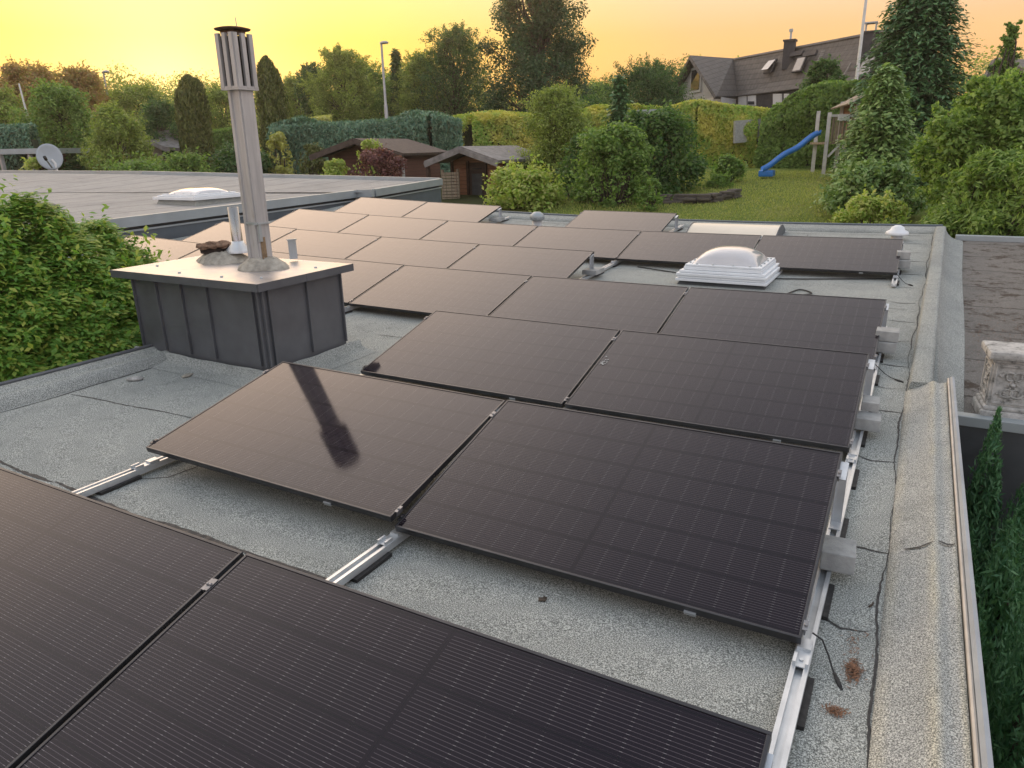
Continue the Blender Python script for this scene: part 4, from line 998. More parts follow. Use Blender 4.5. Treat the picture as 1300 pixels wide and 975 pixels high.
# ================================================================== NEAR VEGETATION
# beech hedge at the left, big overlapping leaves
def beech():
    rg = np.random.default_rng(11); root = thing('beech_hedge', 'tall bright green beech hedge rising beside the left parapet', 'hedge', (-7, .5, -2.9)); L = Leaves()
    def crest(y): return 1.36-.36*np.maximum(0, y-1.2)-.5*np.maximum(0, y-2.35)**1.2+.05*np.sin(y*5.1+.5)+.05*np.sin(y*8.3)
    ns = 19000; y = -2.4+5.15*rg.random(ns); s = rg.random(ns)**.9*1.30              # s<1: front slope up to the crest, s>1: over the top
    k2 = rg.random(ns) < .13; y = np.where(k2, 2.68+.14*rg.random(ns), y)
    cr = crest(y); sf = np.minimum(s, 1)
    x = -6.02-1.25*sf**1.9-np.maximum(0, s-1)*2.2; z = -.75+(cr+.75)*sf**.92-np.maximum(0, s-1)**2*1.2
    s2 = rg.random(ns)**.6; x = np.where(k2, -6.35-1.2*s2**1.9-.6*rg.random(ns)*(s2 > .9), x); z = np.where(k2, -.75+(crest(y)+.7)*s2**.92-.7*rg.random(ns), z)
    C = np.column_stack([x, y, z]); nr = unit(np.column_stack([1.15-.85*sf, -.15+0*sf, .25+.75*sf])); nr = np.where(k2[:, None], np.array([.35, .85, .35]), nr); nr = unit(nr)
    C += nr*((lump(C, 5, 2.0)*.12)+(lump(C, 6, 5.5)*.06)-.17*rg.random(ns)**1.6)[:, None]
    az = rg.normal(size=ns)*.75-.35; out = np.column_stack([np.cos(az), np.sin(az), -.30+.25*rg.normal(size=ns)]); out = np.where(k2[:, None], out*np.array([.6, -1, 1])+np.array([0, .8, 0]), out); out = unit(out+nr*.25)
    m = 9; idx = np.repeat(np.arange(ns), m); t = np.tile(np.linspace(-.5, .55, m), ns); sg = np.tile([-1, 1, -1, 1, -1, 1, -1, 1, 0], ns)
    nn = unit(np.array([0, 0, 1.])+nr[idx]*.45+rg.normal(size=(ns*m, 3))*.20); side = unit(np.cross(nn, out[idx]))
    P = C[idx]+out[idx]*(t*.20)[:, None]+side*(sg*.027)[:, None]+rg.normal(size=(ns*m, 3))*.006-np.array([0, 0, 1.])*(np.maximum(0, t)**2*.05)[:, None]
    u = out[idx]*.85+side*sg[:, None]*.65+rg.normal(size=(ns*m, 3))*.15+np.array([0, 0, -.15])
    L.add(*leaf_quads(P, nn, u, np.full(ns*m, .078), .40, rg, .10)); 
    for k in range(420):                                              # stray young shoots
        yy = -2.2+4.9*rg.random(); q = .35+.75*rg.random(); p0 = np.array([-6.02-1.25*min(q, 1)**1.9, yy, -.75+(float(crest(yy))+.75)*min(q, 1)**.92]); d = unit(np.array([[.5-.4*q+.3*rg.normal(), .35*rg.normal(), .25+.7*q]]))[0]
        mm = 10; t_ = np.linspace(-.1, 1, mm)[:, None]; ln = .10+.20*rg.random(); P_ = p0+d*t_*ln+rg.normal(size=(mm, 3))*.012
        L.add(*leaf_quads(P_, unit(rg.normal(size=(mm, 3))*.5+np.array([.2, 0, .7])), d+rg.normal(size=(mm, 3))*.8, np.full(mm, .075), .44, rg))
    L.build('foliage', LM['beech'], root)
    mb = MB(); V, F = [], []; n1, n2 = 20, 9
    for i in range(n1+1):
        yy = -2.4+4.9*i/n1
        for j in range(n2+1):
            q = j/n2*1.3; qf = min(q, 1); V.append((-6.32-1.15*qf**1.9-max(0, q-1)*2.2, yy, -.95+(float(crest(yy))+.68)*qf**.92-max(0, q-1)**2*1.2))
    for i in range(n1):
        for j in range(n2): a = i*(n2+1)+j; F.append((a, a+1, a+n2+2, a+n2+1))
    mb.add(V, F, True); obj('hedge_filler', mb, M_core, root)  # solid sheet added behind the leaves so no light shows through
    mb = MB()
    for i in range(8): yy = -2+.65*i; mb.tube([(-7.2, yy, -2.9), (-7.1, yy+.1, -1), (-7.2, yy, .5)], [.06, .05, .02], 6)
    obj('stem', mb, M_bark, root)
beech()
# shaded conifers under the right edge
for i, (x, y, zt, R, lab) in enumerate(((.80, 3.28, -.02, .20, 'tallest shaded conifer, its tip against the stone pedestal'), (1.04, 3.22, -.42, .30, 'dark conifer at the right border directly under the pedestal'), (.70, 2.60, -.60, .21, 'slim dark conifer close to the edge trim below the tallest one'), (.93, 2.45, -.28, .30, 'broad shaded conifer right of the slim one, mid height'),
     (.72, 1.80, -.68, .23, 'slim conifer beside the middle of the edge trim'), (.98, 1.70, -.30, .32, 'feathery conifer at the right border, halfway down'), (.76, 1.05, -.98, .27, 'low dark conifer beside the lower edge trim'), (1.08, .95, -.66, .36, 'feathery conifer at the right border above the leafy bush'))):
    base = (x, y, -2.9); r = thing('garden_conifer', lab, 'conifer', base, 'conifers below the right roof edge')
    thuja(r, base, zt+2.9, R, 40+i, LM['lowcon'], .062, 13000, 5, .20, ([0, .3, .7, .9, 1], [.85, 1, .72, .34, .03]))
rg = np.random.default_rng(5)
r = thing('leafy_bush', 'small leaved green bush in the bottom right corner', 'shrub', (1.05, .25, -2.9)); L = Leaves(); mb = MB()
for i in range(46):
    q = rg.random(2); c = np.array([.74+.75*q[0], -.75+1.35*q[1], -.62-.5*rg.random()-.25*q[1]]); limb(mb, (1.05, .1, -2.9), c, .02, .005, rg, 4); blob_leaves(L, c, .17, 230, .028, rg, .5)
    d = unit(rg.normal(size=(1, 3)))[0]; d[2] = abs(d[2]); P = c+d*np.linspace(.1, .34, 16)[:, None]+rg.normal(size=(16, 3))*.012; L.add(*leaf_quads(P, unit(rg.normal(size=(16, 3))+[0, 0, .6]), rg.normal(size=(16, 3))+d, np.full(16, .03), .5, rg))
obj('stems', mb, M_bark, r); L.build('foliage', LM['mid'], r)

# ================================================================== GARDEN STRUCTURES
def P3(px, py, D): return Vector(atd(px, py, D))
# climbing tower with slide
T0 = P3(1045, 222, 28.6); gd = lz(T0.x, T0.y)
tw = thing('play_tower', 'white framed wooden play tower with slanted roof beside the lawn', 'play tower', (T0.x, T0.y, gd))
rx = Vector((RT[0], RT[1], 0)).normalized(); fy_ = Vector((FW[0], FW[1], 0)).normalized(); s = mpp(T0)
wX = 34*s; dY = 1.25
tp = lambda a, b, z: Vector((T0.x, T0.y, gd))+rx*a+fy_*b+Vector((0, 0, z))
zt = P3(1045, 143, 28.6).z-gd; zr = P3(1082, 126, 28.6).z-gd; zp = P3(1060, 180, 28.6).z-gd; zq = P3(1060, 148, 28.6).z-gd
for (a, b, z) in ((0, 0, zt), (wX, 0, zr), (.12, dY, zt+.1), (wX, dY, zr)):
    mb = MB(); mb.beam(tp(a, b, 0)-Vector((0, 0, .2)), tp(a, b, z), .12, .12, (0, 1, 0)); obj('post', mb, M_woodwhite, tw)
mb = MB(); mb.slab([tp(-.05, -.05, zp), tp(wX+.05, -.05, zp), tp(wX+.05, dY+.05, zp), tp(-.05, dY+.05, zp)], .08); obj('platform', mb, M_greywood, tw)
mb = MB(); nb_ = 6
for i in range(nb_):
    a0 = .09+(wX-.16)*i/nb_; a1 = a0+(wX-.16)/nb_-.03; mb.slab([tp(a0, -.07, zp-.02), tp(a1, -.07, zp-.02), tp(a1, -.07, zq), tp(a0, -.07, zq)], .03)
    b0 = .06+(dY-.1)*i/nb_; b1 = b0+(dY-.1)/nb_-.03; mb.slab([tp(wX+.07, b0, zp), tp(wX+.07, b1, zp), tp(wX+.07, b1, zq), tp(wX+.07, b0, zq)], .03)
obj('balustrade', mb, M_greywood, tw)
mb = MB(); mb.beam(tp(0, -.08, zq+.03), tp(wX, -.08, zq+.03), .06, .08); obj('handrail', mb, M_woodwhite, tw)
mb = MB()
for sx, a in ((1, .08), (-1, wX-.08)): mb.beam(tp(a, -.02, zp-.5), tp(a+sx*.38, -.02, zp-.08), .07, .07, (0, 1, 0))
obj('brace', mb, M_woodwhite, tw)
mb = MB(); mb.slab([tp(wX*.6, -.12, zr-.12), tp(wX+.9, -.12, zr+.50), tp(wX+.9, dY+.1, zr+.40), tp(wX*.6, dY+.1, zr-.22)], .05); obj('roof', mb, M_greywood, tw)
mb = MB(); mb.beam(tp(wX*.58, -.15, zr-.14), tp(wX+.92, -.15, zr+.5), .03, .09, (0, 1, 0)); obj('barge_board', mb, M_woodwhite, tw)
mb = MB(); mb.slab([tp(wX+.08, .1, zp), tp(wX+.08, dY, zp), tp(wX+.08, dY, zr), tp(wX+.08, .1, zr)], .04); mb.slab([tp(wX+.1, dY, zp), tp(wX+.8, dY, zp), tp(wX+.8, dY, zr+.3), tp(wX+.1, dY, zr)], .04); obj('back_panel', mb, M_shedwood, tw)
mb = MB(); mb.slab([tp(.25, -.17, zq-.14), tp(.62, -.17, zq-.14), tp(.62, -.17, zq+.06), tp(.25, -.17, zq+.06)], .14); fb = tag(obj('flower_box', mb, M_whitepaint, origin=tuple(tp(.4, -.2, zq))), 'white flower box hanging on the play tower balustrade', 'flower box')
mb = MB(); mb.beam(tp(wX*.72, .3, zp-.1), tp(wX*.74, .3, .55), .03, .03, (0, 1, 0)); mb.box(tp(wX*.74, .3, .5), (.35, .15, .03)); tag(obj('swing', mb, M_rubber, origin=tuple(tp(wX*.74, .3, .5))), 'small swing hanging under the play tower platform', 'swing')
S0, S1 = P3(1040, 170, 28.4), P3(967, 219, 28.0)
sl = thing('blue_slide', 'wavy bright blue plastic slide running down from the tower to the lawn', 'slide', tuple(S1))
dv = S1-S0; hd = Vector((dv.x, dv.y, 0)); L_ = hd.length; hd.normalize(); sdv = Vector((-hd.y, hd.x, 0)); V = []; F = []; prof = [(-.25, .13), (-.225, .13), (-.19, .0), (.19, .0), (.225, .13), (.25, .13), (.22, -.03), (-.22, -.03)]; m = 8
for i in range(33):
    t = i/32; z = S0.z+(S1.z-S0.z+.05)*(t-.030*math.sin(2*PI*t*2.0)*(1-t*.3)) if t < .97 else S1.z+.05
    z = max(z, lz(S1.x, S1.y)+.12)
    c = S0+hd*(L_*t); 
    for a, b in prof: V.append(tuple(Vector((c.x, c.y, z))+sdv*a+Vector((0, 0, b))))
for i in range(32):
    for k in range(m): a, b = i*m+k, i*m+(k+1) % m; F.append((a, b, b+m, a+m))
mb = MB(); mb.add(V, F, True); mb.add(V[:m], [tuple(range(m))]); mb.add(V[-m:], [tuple(range(m-1, -1, -1))]); obj('trough', mb, M_blue, sl)
mb = MB(); mb.box(tuple(S1-hd*.18+Vector((0, 0, -.03))), (.5, .5, .22)); obj('foot', mb, M_blue, sl, bevel=.05)
# low stone terrace wall with steps at the lawn
def stones(name, label, pts, h, cw, seed):
    r = np.random.default_rng(seed); mb = MB()
    for a, b in zip(pts, pts[1:]):
        a, b = Vector(a), Vector(b); n = max(2, int((b-a).length/cw))
        for i in range(n):
            c = a+(b-a)*((i+.5)/n)
            for k in range(3): mb.box((c.x+.04*r.normal(), c.y+.05*r.normal(), c.z+h*(k+.5)/3), ((b-a).length/n*(.85+.1*r.random()), .28+.05*r.random(), h/3*.93), Matrix.Rotation(math.atan2((b-a).y, (b-a).x)+.05*r.normal(), 3, 'Z'))
    return tag(obj(name, mb, M_stonewall, origin=tuple(pts[0]), bevel=.02), label, 'wall')
def gp(px, py):                                                       # pixel on the lawn surface
    a, b = 5., 80.
    for _ in range(50):
        m_ = (a+b)/2; p = atd(px, py, m_)
        if p[2] > lz(p[0], p[1]): a = m_
        else: b = m_
    return Vector(atd(px, py, a))
w0, w1, w2, w3 = gp(838, 258), gp(868, 258), gp(905, 258), gp(935, 250)
stones('terrace_wall', 'low terrace wall of rough stones below the round bush on the lawn', [w0, w1, w2, w3], .26, .42, 3)
# garden sheds
def shed(name, label, px0, px1, pye, pyr, pyb, D, wallm, roofm, depth, rot=0., over=.55):
    a, b = P3(px0, pyb, D), P3(px1, pyb, D); s = mpp(a); ze = P3((px0+px1)/2, pye, D).z; zr_ = P3((px0+px1)/2, pyr, D).z
    g = min(gz(a.x, a.y), a.z)-.1; ax = (b-a); ax.z = 0; w = ax.length/math.cos(rot); ax.normalize(); ax = Matrix.Rotation(-rot, 3, 'Z')@ax; ay = Vector((-ax.y, ax.x, 0))
    if ay.dot(fy_) < 0: ay = -ay
    r = thing(name, label, 'shed', (a.x, a.y, g)); p = lambda u, v, z: Vector((a.x, a.y, 0))+ax*u+ay*v+Vector((0, 0, z))
    mb = MB(); mb.add([p(0, 0, g), p(w, 0, g), p(w, depth, g), p(0, depth, g), p(0, 0, ze), p(w, 0, ze), p(w, depth, ze), p(0, depth, ze), p(w/2, 0, zr_), p(w/2, depth, zr_)], [(0, 1, 5, 8, 4), (1, 2, 6, 5), (2, 3, 7, 9, 6), (3, 0, 4, 7)]); obj('wall', mb, wallm, r)
    sl_ = (zr_-ze)/(w/2); mb = MB(); ov = .35
    for sgn in (-1, 1):
        e = -ov if sgn < 0 else w+ov; ez = ze-sl_*ov
        q = [p(w/2, -over, zr_+.06), p(e, -over, ez+.06), p(e, depth+.3, ez+.06), p(w/2, depth+.3, zr_+.06)]
        mb.slab(q if sgn < 0 else q[::-1], .10)
    obj('roof', mb, roofm, r)
    mb = MB()
    for sgn in (-1, 1):
        e = -ov if sgn < 0 else w+ov; mb.beam(p(w/2, -over-.02, zr_+.02), p(e, -over-.02, ze-sl_*ov+.02), .04, .16)
    obj('barge_board', mb, M_feltgrey if roofm is M_feltgrey else M_feltbrown, r)
    return r, p, w, g, ze, zr_
r, p, w, g, ze, zr_ = shed('garden_shed', 'brown log shed with grey felt roof and porch behind the bright bush', 576, 642, 204, 191, 256, 27.5, M_shedwood, M_feltgrey, 2.8, rot=.5, over=1.3)
mb = MB(); mb.slab([p(w*.33, -.03, g+.1), p(w*.62, -.03, g+.1), p(w*.62, -.03, ze-.05), p(w*.33, -.03, ze-.05)], .05); dr = obj('door', mb, M_sheddoor, r)
mb = MB(); mb.slab([p(w*.39, -.06, g+1.25), p(w*.56, -.06, g+1.25), p(w*.56, -.06, ze-.25), p(w*.39, -.06, ze-.25)], .03); obj('pane', mb, M_glass, dr)
mb = MB(); mb.slab([p(w*.38, -.058, g+.25), p(w*.57, -.058, g+.25), p(w*.57, -.058, g+1.1), p(w*.38, -.058, g+1.1)], .02); obj('lower_panel', mb, M_darkwall, dr)
for u in (.01, .31, .64, .99): mb = MB(); mb.beam(p(w*u, -.05, g), p(w*u, -.05, ze), .10, .08, (0, 1, 0)); obj('post', mb, M_sheddoor, r)
mb = MB(); mb.beam(p(-.28, -1.2, g), p(-.28, -1.2, ze-.15), .12, .12, (0, 1, 0)); obj('post', mb, M_sheddoor, r)
mb = MB(); mb.slab([p(w+.03, .5, ze-1.2), p(w+.03, 1.6, ze-1.2), p(w+.03, 1.6, ze-.2), p(w+.03, .5, ze-.2)], .04); obj('window', mb, M_glass, r)
a = P3(562, 256, 26.5); mb = MB()
for i in range(9): mb.beam(a+rx*0+Vector((0, 0, .08+.11*i)), a+rx*.62+Vector((0, 0, .08+.11*i)), .09, .085)
for u in (.04, .58): mb.beam(a+rx*u+fy_*.07+Vector((0, 0, -.3)), a+rx*u+fy_*.07+Vector((0, 0, 1.1)), .08, .08, (0, 1, 0))
tag(obj('slatted_fence', mb, M_greywood, origin=tuple(a)), 'short pale slatted fence left of the brown log shed', 'fence')
r, p, w, g, ze, zr_ = shed('garden_shed', 'dark reddish brown hut with brown roof below the blue green hedge', 420, 512, 197, 181, 232, 31.5, M_shedred, M_feltbrown, 3.6, rot=.5, over=.8)
mb = MB(); mb.slab([p(w*.04, -.03, g+.1), p(w*.20, -.03, g+.1), p(w*.20, -.03, ze-.1), p(w*.04, -.03, ze-.1)], .05); obj('door', mb, M_sheddoor, r)
mb = MB(); mb.slab([p(w*.42, -.03, ze-1.1), p(w*.62, -.03, ze-1.1), p(w*.62, -.03, ze-.25), p(w*.42, -.03, ze-.25)], .05); obj('window', mb, M_glass, r)
mb = MB(); mb.beam(p(w+.1, -.3, g), p(w+.1, -.3, ze), .08, .08, (0, 1, 0)); obj('post', mb, M_polegrey, r)
mb = MB(); mb.beam(p(w*.55, -.9, ze-.6), p(w+.05, -.9, g+.4), .07, .05); obj('brace', mb, M_polegrey, r)
r, p, w, g, ze, zr_ = shed('garden_house', 'small pale summer house with grey gabled roof left of the thuja column', 166, 212, 189, 177, 232, 45, simple('pale_boards', (.36, .33, .26), .8, 0, .2, 4), M_feltgrey, 5, over=.8)
mb = MB(); mb.slab([p(w*.25, -.03, ze-.7), p(w*.75, -.03, ze-.7), p(w*.75, -.03, ze-.05), p(w*.25, -.03, ze-.05)], .05); obj('window', mb, M_glass, r)
mb = MB(); pA = P3(196, 168, 48); mb.slab([P3(186, 184, 48), P3(228, 188, 48), P3(224, 164, 50), P3(200, 166, 50)], .2); obj('rear_roof', mb, M_feltgrey, r)
# carport at far left
a = P3(-30, 190, 40); b = P3(58, 188, 38); cp = thing('carport', 'low open carport with pale flat roof edge at the far left', 'carport', (a.x, a.y, gz(a.x, a.y)))
mb = MB(); up = Vector((0, 0, 1)); mb.slab([a, b, b+fy_*4, a+fy_*4], .22); obj('roof', mb, M_lighttrim, cp)
for t in (.3, .72, .97): mb = MB(); q = a+(b-a)*t+fy_*.15; mb.beam(Vector((q.x, q.y, gz(q.x, q.y)-.5)), q-Vector((0, 0, .22)), .14, .14, (0, 1, 0)); obj('post', mb, M_polegrey, cp)
mb = MB(); q = a+fy_*3.9; q2 = b+fy_*3.9; mb.slab([Vector((q.x, q.y, -1)), Vector((q2.x, q2.y, -1)), q2-up*.23, q-up*.23], .1); obj('back_wall', mb, M_shedred, cp)
# lamp posts and poles
def lamp(label, px, pyt, pyb, D, head=(10, 4), lean=-.0, r=.07):
    t = P3(px, pyt, D); g = min(gz(t.x, t.y), float(P3(px, pyb, D).z)); root = thing('street_lamp', label, 'street lamp', (t.x, t.y, g)); s = mpp(t)
    mb = MB(); mb.tube([(t.x, t.y, g-.3), (t.x, t.y, g+(t.z-g)*.5), (t.x, t.y, g+(t.z-g)*.52), (t.x, t.y, t.z)], [r*1.3, r*1.15, r*.8, r*.65], 10); obj('pole', mb, M_polegrey, root)
    mb = MB(); c = t+rx*head[0]*.25*s; mb.lathe([(1e-5, .1), (head[0]*.35*s, .06), (head[0]*.5*s, -.02), (head[0]*.42*s, -.08), (1e-5, -.1)], tuple(c), 14, True, (1, .55)); obj('lamp_head', mb, M_lighttrim, root)
lamp('tall grey street lamp standing behind the blue green hedge', 484, 54, 152, 52, (14, 5), r=.11)
lamp('street lamp peeping over the sunset tinted tree tops at far left', 131, 91, 150, 62, (13, 5), r=.09)
a, b = P3(24, 106, 50), P3(36, 152, 50); mb = MB(); mb.tube([(b.x, b.y, gz(b.x, b.y)), b, a], [.07, .06, .04], 6); tag(obj('garden_pole', mb, M_whitepaint, origin=(b.x, b.y, gz(b.x, b.y))), 'thin pale leaning pole among the trees at far left', 'pole')
a, b = P3(1103, -30, 36), P3(1090, 102, 36); g = gz(b.x, b.y); mb = MB(); mb.tube([(a.x, a.y, g-.3), (a.x, a.y, 4), (a.x, a.y, a.z+1)], [.075, .07, .05], 10); tag(obj('flagpole', mb, M_whitepaint, origin=(a.x, a.y, g)), 'tall white flagpole in front of the tiled house roof', 'pole')

# ================================================================== THE HOUSES
def poly(mb, pts, uvs=None):
    mb.add([tuple(p) for p in pts], [tuple(range(len(pts)))]); return mb
def roof_obj(name, quads, parent, t=.18, us=.33, vs=.36):
    """tiled slopes: each quad (eave_left, eave_right, ridge_right, ridge_left), UV counted in tiles"""
    mb = MB(); uv = []
    for q in quads:
        q = [Vector(p) for p in q]; n = (q[1]-q[0]).cross(q[3]-q[0]).normalized(); o = len(mb.v)
        mb.add([tuple(p) for p in q]+[tuple(p-n*t) for p in q], [(0, 1, 2, 3), (7, 6, 5, 4), (0, 4, 5, 1), (1, 5, 6, 2), (2, 6, 7, 3), (3, 7, 4, 0)])
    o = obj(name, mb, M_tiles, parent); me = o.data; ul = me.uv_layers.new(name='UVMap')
    for f in me.polygons:
        q = [Vector(v) for v in (np.array([me.vertices[i].co for i in f.vertices]))]; k = f.index//6
        Q0 = [Vector(p)-Vector(parent.location) for p in quads[k]]; ex = (Q0[1]-Q0[0]).normalized(); n = ex.cross(Q0[3]-Q0[0]).normalized(); ey = n.cross(ex)
        for li, vi in zip(f.loop_indices, f.vertices):
            d = Vector(me.vertices[vi].co)-Q0[0]; ul.data[li].uv = (d.dot(ex)/us, d.dot(ey)/vs)
    return o
DL, DR = 56., 46.
hs = thing('tiled_house', 'long house with brown tiled roof, skylights and chimneys on the hill', 'house', (-11, 48, .8))
Rl, Rr = P3(931, 74, DL), P3(1131, 47, DR); El, Er = P3(936, 122, DL-2.7), P3(1135, 105, DR-3.2); Er.z = El.z
dr_ = (Rr-Rl); Rr2 = Rl+dr_*1.16; Er2 = El+(Er-El)*1.16; Rr2.z = Rl.z+dr_.z*.2; Rm_ = Rr.copy()
Rr.z = Rl.z
back = lambda E, R: Vector((2*R.x-E.x, 2*R.y-E.y, E.z))
Rr2.z = Rl.z; Er2.z = El.z
wingA, wingE = P3(876, 70, DL-3.2), P3(909, 127, DL-6.6)
wingA.z = Rl.z; wingE.z = El.z-.2
wb = Vector((2*wingA.x-wingE.x, 2*wingA.y-wingE.y, wingE.z))
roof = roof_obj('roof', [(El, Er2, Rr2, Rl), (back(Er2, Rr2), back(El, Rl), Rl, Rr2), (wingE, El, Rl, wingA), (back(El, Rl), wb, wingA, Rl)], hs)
ins = lambda E, R, t: E+(R-E)*t
def wallq(mb, a, b, zt, g=-1.): mb.add([(a.x, a.y, g), (b.x, b.y, g), (b.x, b.y, zt), (a.x, a.y, zt)], [(0, 1, 2, 3)])
fe = lambda E, R, k=.14: Vector((E.x+(R.x-E.x)*k, E.y+(R.y-E.y)*k, E.z+(R.z-E.z)*k-.25))
m0, m1 = fe(El, Rl), fe(Er2, Rr2); mb = MB(); wallq(mb, m0, m1, m0.z); wallq(mb, m1, back(m1, Rr2), m1.z); obj('wall', mb, M_slate, hs)
wd = (wingA-Rl).normalized(); ga = wingA-wd*.75; g0, g1 = fe(wingE, wingA, .10)-wd*.75, fe(wb, wingA, .10)-wd*.75
mb = MB(); mb.add([(g0.x, g0.y, -1), (g1.x, g1.y, -1), tuple(g1), (ga.x, ga.y, ga.z-.2), tuple(g0)], [(0, 1, 2, 3, 4)]); wallq(mb, g0, m0, g0.z); obj('gable_wall', mb, M_render, hs)
gdv = (g1-g0); gdv.z = 0; gl = gdv.length; gdv.normalize(); gn = -wd*-1
def gwin(u, v0, v1, wdt, name, mt, off):
    c = g0+gdv*u; mb = MB(); q = [c-gdv*wdt/2, c+gdv*wdt/2]; o_ = wd*off
    mb.slab([Vector((q[0].x, q[0].y, v0))+o_, Vector((q[1].x, q[1].y, v0))+o_, Vector((q[1].x, q[1].y, v1))+o_, Vector((q[0].x, q[0].y, v1))+o_], .05); return obj(name, mb, mt, hs)
zc = P3(882, 100, DL-4).z
gwin(gl*.5, zc-.75, zc+.8, 1.5, 'window', M_whitepaint, .04); gwin(gl*.5, zc-.6, zc+.65, 1.15, 'window_pane', M_glass, .08)
mb = MB(); mb.slab([Vector((g0.x, g0.y, zc-2.4))+wd*.6, Vector((g1.x, g1.y, zc-2.4))+wd*.6, Vector((g1.x, g1.y, zc-1.3))+wd*.6, Vector((g0.x, g0.y, zc-1.3))+wd*.6], .08); obj('balcony', mb, M_blind, hs)
def front_win(px0, px1, py0, py1, blind):
    # on the front wall plane through m0,m1
    nrm = (m1-m0).cross(up).normalized(); qs = []
    for (x, y) in ((px0, py1), (px1, py1), (px1, py0), (px0, py0)):
        d = Vector(ray(x, y)); t = (m0-Vector(CP)).dot(nrm)/d.dot(nrm); qs.append(Vector(CP)+d*t)
    k = nrm if nrm.dot(Vector(CP)-m0) > 0 else -nrm
    mb = MB(); mb.slab([q+k*.05 for q in qs], .05, k); f = obj('window', mb, M_whitepaint, hs)
    c = sum(qs, Vector())/4; qq = [c+(q-c)*.86 for q in qs]; mb = MB(); mb.slab([q+k*.075 for q in qq], .03, k); obj('pane', mb, M_blind if blind else M_glass, f)
    if blind == 2:
        qb = [c+(q-c)*.8 for q in qs]; qb = [qb[0], qb[1], (qb[1]*.6+qb[2]*.4), (qb[0]*.6+qb[3]*.4)]; mb = MB(); mb.slab([q+k*.09 for q in qb], .01, k); obj('pane', mb, M_glass, f)
front_win(938, 948, 121, 134, 1); front_win(950, 960, 121, 134, 2); front_win(982, 993, 119, 133, 1); front_win(996, 1002, 119, 133, 1)
sn = (Er2-El).cross(Rl-El).normalized(); sn = sn if sn.z > 0 else -sn
def onslope(px, py): d = Vector(ray(px, py)); t = (El-Vector(CP)).dot(sn)/d.dot(sn); return Vector(CP)+d*t
ex_ = (Er2-El).normalized(); ey_ = sn.cross(ex_)
if ey_.z < 0: ey_ = -ey_
def roofwin(px, py, w, h, tilt=False):
    c = onslope(px, py); mb = MB(); mb.slab([c+ex_*a*w/2+ey_*b*h/2+sn*.06 for a, b in ((-1, -1), (1, -1), (1, 1), (-1, 1))], .1, sn); f = obj('roof_window', mb, M_slate, hs)
    mb = MB(); mb.slab([c+ex_*a*w*.40+ey_*b*h*.42+sn*(.07+(.25*(b < 0) if tilt else 0)) for a, b in ((-1, -1), (1, -1), (1, 1), (-1, 1))], .02, sn); obj('pane', mb, M_skyglass, f)
M_skyglass = simple('roof_window_glass', (.10, .13, .16), .08, 0, .1, 2, spec=.9)
roofwin(978, 84, .85, .85, True); roofwin(1015, 82, .85, .9); roofwin(1101, 84, 1.0, 1.15)
mb = MB()
for px in (1012, 1029): c = onslope(px, 68.5); mb.slab([c+ex_*a*.55+ey_*b*.14+sn*.1 for a, b in ((-1, -1), (1, -1), (1, 1), (-1, 1))], .15, sn)
obj('roof_step', mb, M_slate, hs)
def chim(px, pyb, pyt, w, cap=False):
    c = onslope(px, pyb); z1 = c.z+(pyb-pyt)*mpp(c); mb = MB(); mb.box((c.x, c.y, (c.z-1+z1)/2), (w, w, z1-c.z+1)); f = obj('chimney', mb, M_slate, hs)
    mb = MB(); mb.box((c.x, c.y, z1+.05), (w+.12, w+.12, .1)); obj('chimney_cap', mb, M_slate, f)
    if cap: mb = MB(); mb.box((c.x, c.y, z1+.5), (w*.9, w*.9, .06)); [mb.box((c.x+a*w*.35, c.y+b*w*.35, z1+.28), (.05, .05, .4)) for a in (-1, 1) for b in (-1, 1)]; obj('chimney_cowl', mb, M_zinc, f)
    else: mb = MB(); mb.tube([(c.x, c.y, z1+.1), (c.x, c.y, z1+.55)], .07, 6); mb.box((c.x, c.y, z1+.62), (.2, .2, .16)); obj('chimney_cowl', mb, M_zinc, f)
chim(1002, 66, 54, .62); chim(1103, 58, 44, .68, True)
mb = MB(); a, b = onslope(1046, 66), onslope(1027, 104)
for k in range(15):
    c = a+(b-a)*k/14; mb.beam(c-ex_*.16+sn*.05, c+ex_*.16+sn*.05, .08, .05, sn)
obj('roof_ladder', mb, M_feltgrey, hs)
mb = MB(); a, b = onslope(1081, 80), onslope(1068, 102); mb.beam(a+sn*.03, b+sn*.03, .12, .04, sn); obj('flashing', mb, M_feltgrey, hs)
# second house at the right border
A2 = P3(1264, 74, 40); E2 = P3(1244, 112, 38.5); E3 = P3(1296, 118, 37)
h2 = thing('gabled_house', 'dark gabled house roof half hidden at the right border', 'house', (A2.x, A2.y, .8)); rd = (rx*.9+fy_*.42).normalized()
E3 = A2+(A2-E2)*1.; E3.z = E2.z
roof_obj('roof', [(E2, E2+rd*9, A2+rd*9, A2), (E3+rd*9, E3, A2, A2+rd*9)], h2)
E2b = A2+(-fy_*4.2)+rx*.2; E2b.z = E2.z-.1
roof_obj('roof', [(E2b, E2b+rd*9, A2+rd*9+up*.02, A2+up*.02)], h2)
mb = MB(); wl = E2+rd*.6; mb.add([(wl.x, wl.y, -1), (E3.x, E3.y, -1), (E3.x, E3.y, E2.z-.1), (A2.x, A2.y, A2.z-.3), (wl.x, wl.y, E2.z-.1)], [(0, 1, 2, 3, 4)]); obj('gable_wall', mb, M_slate, h2)
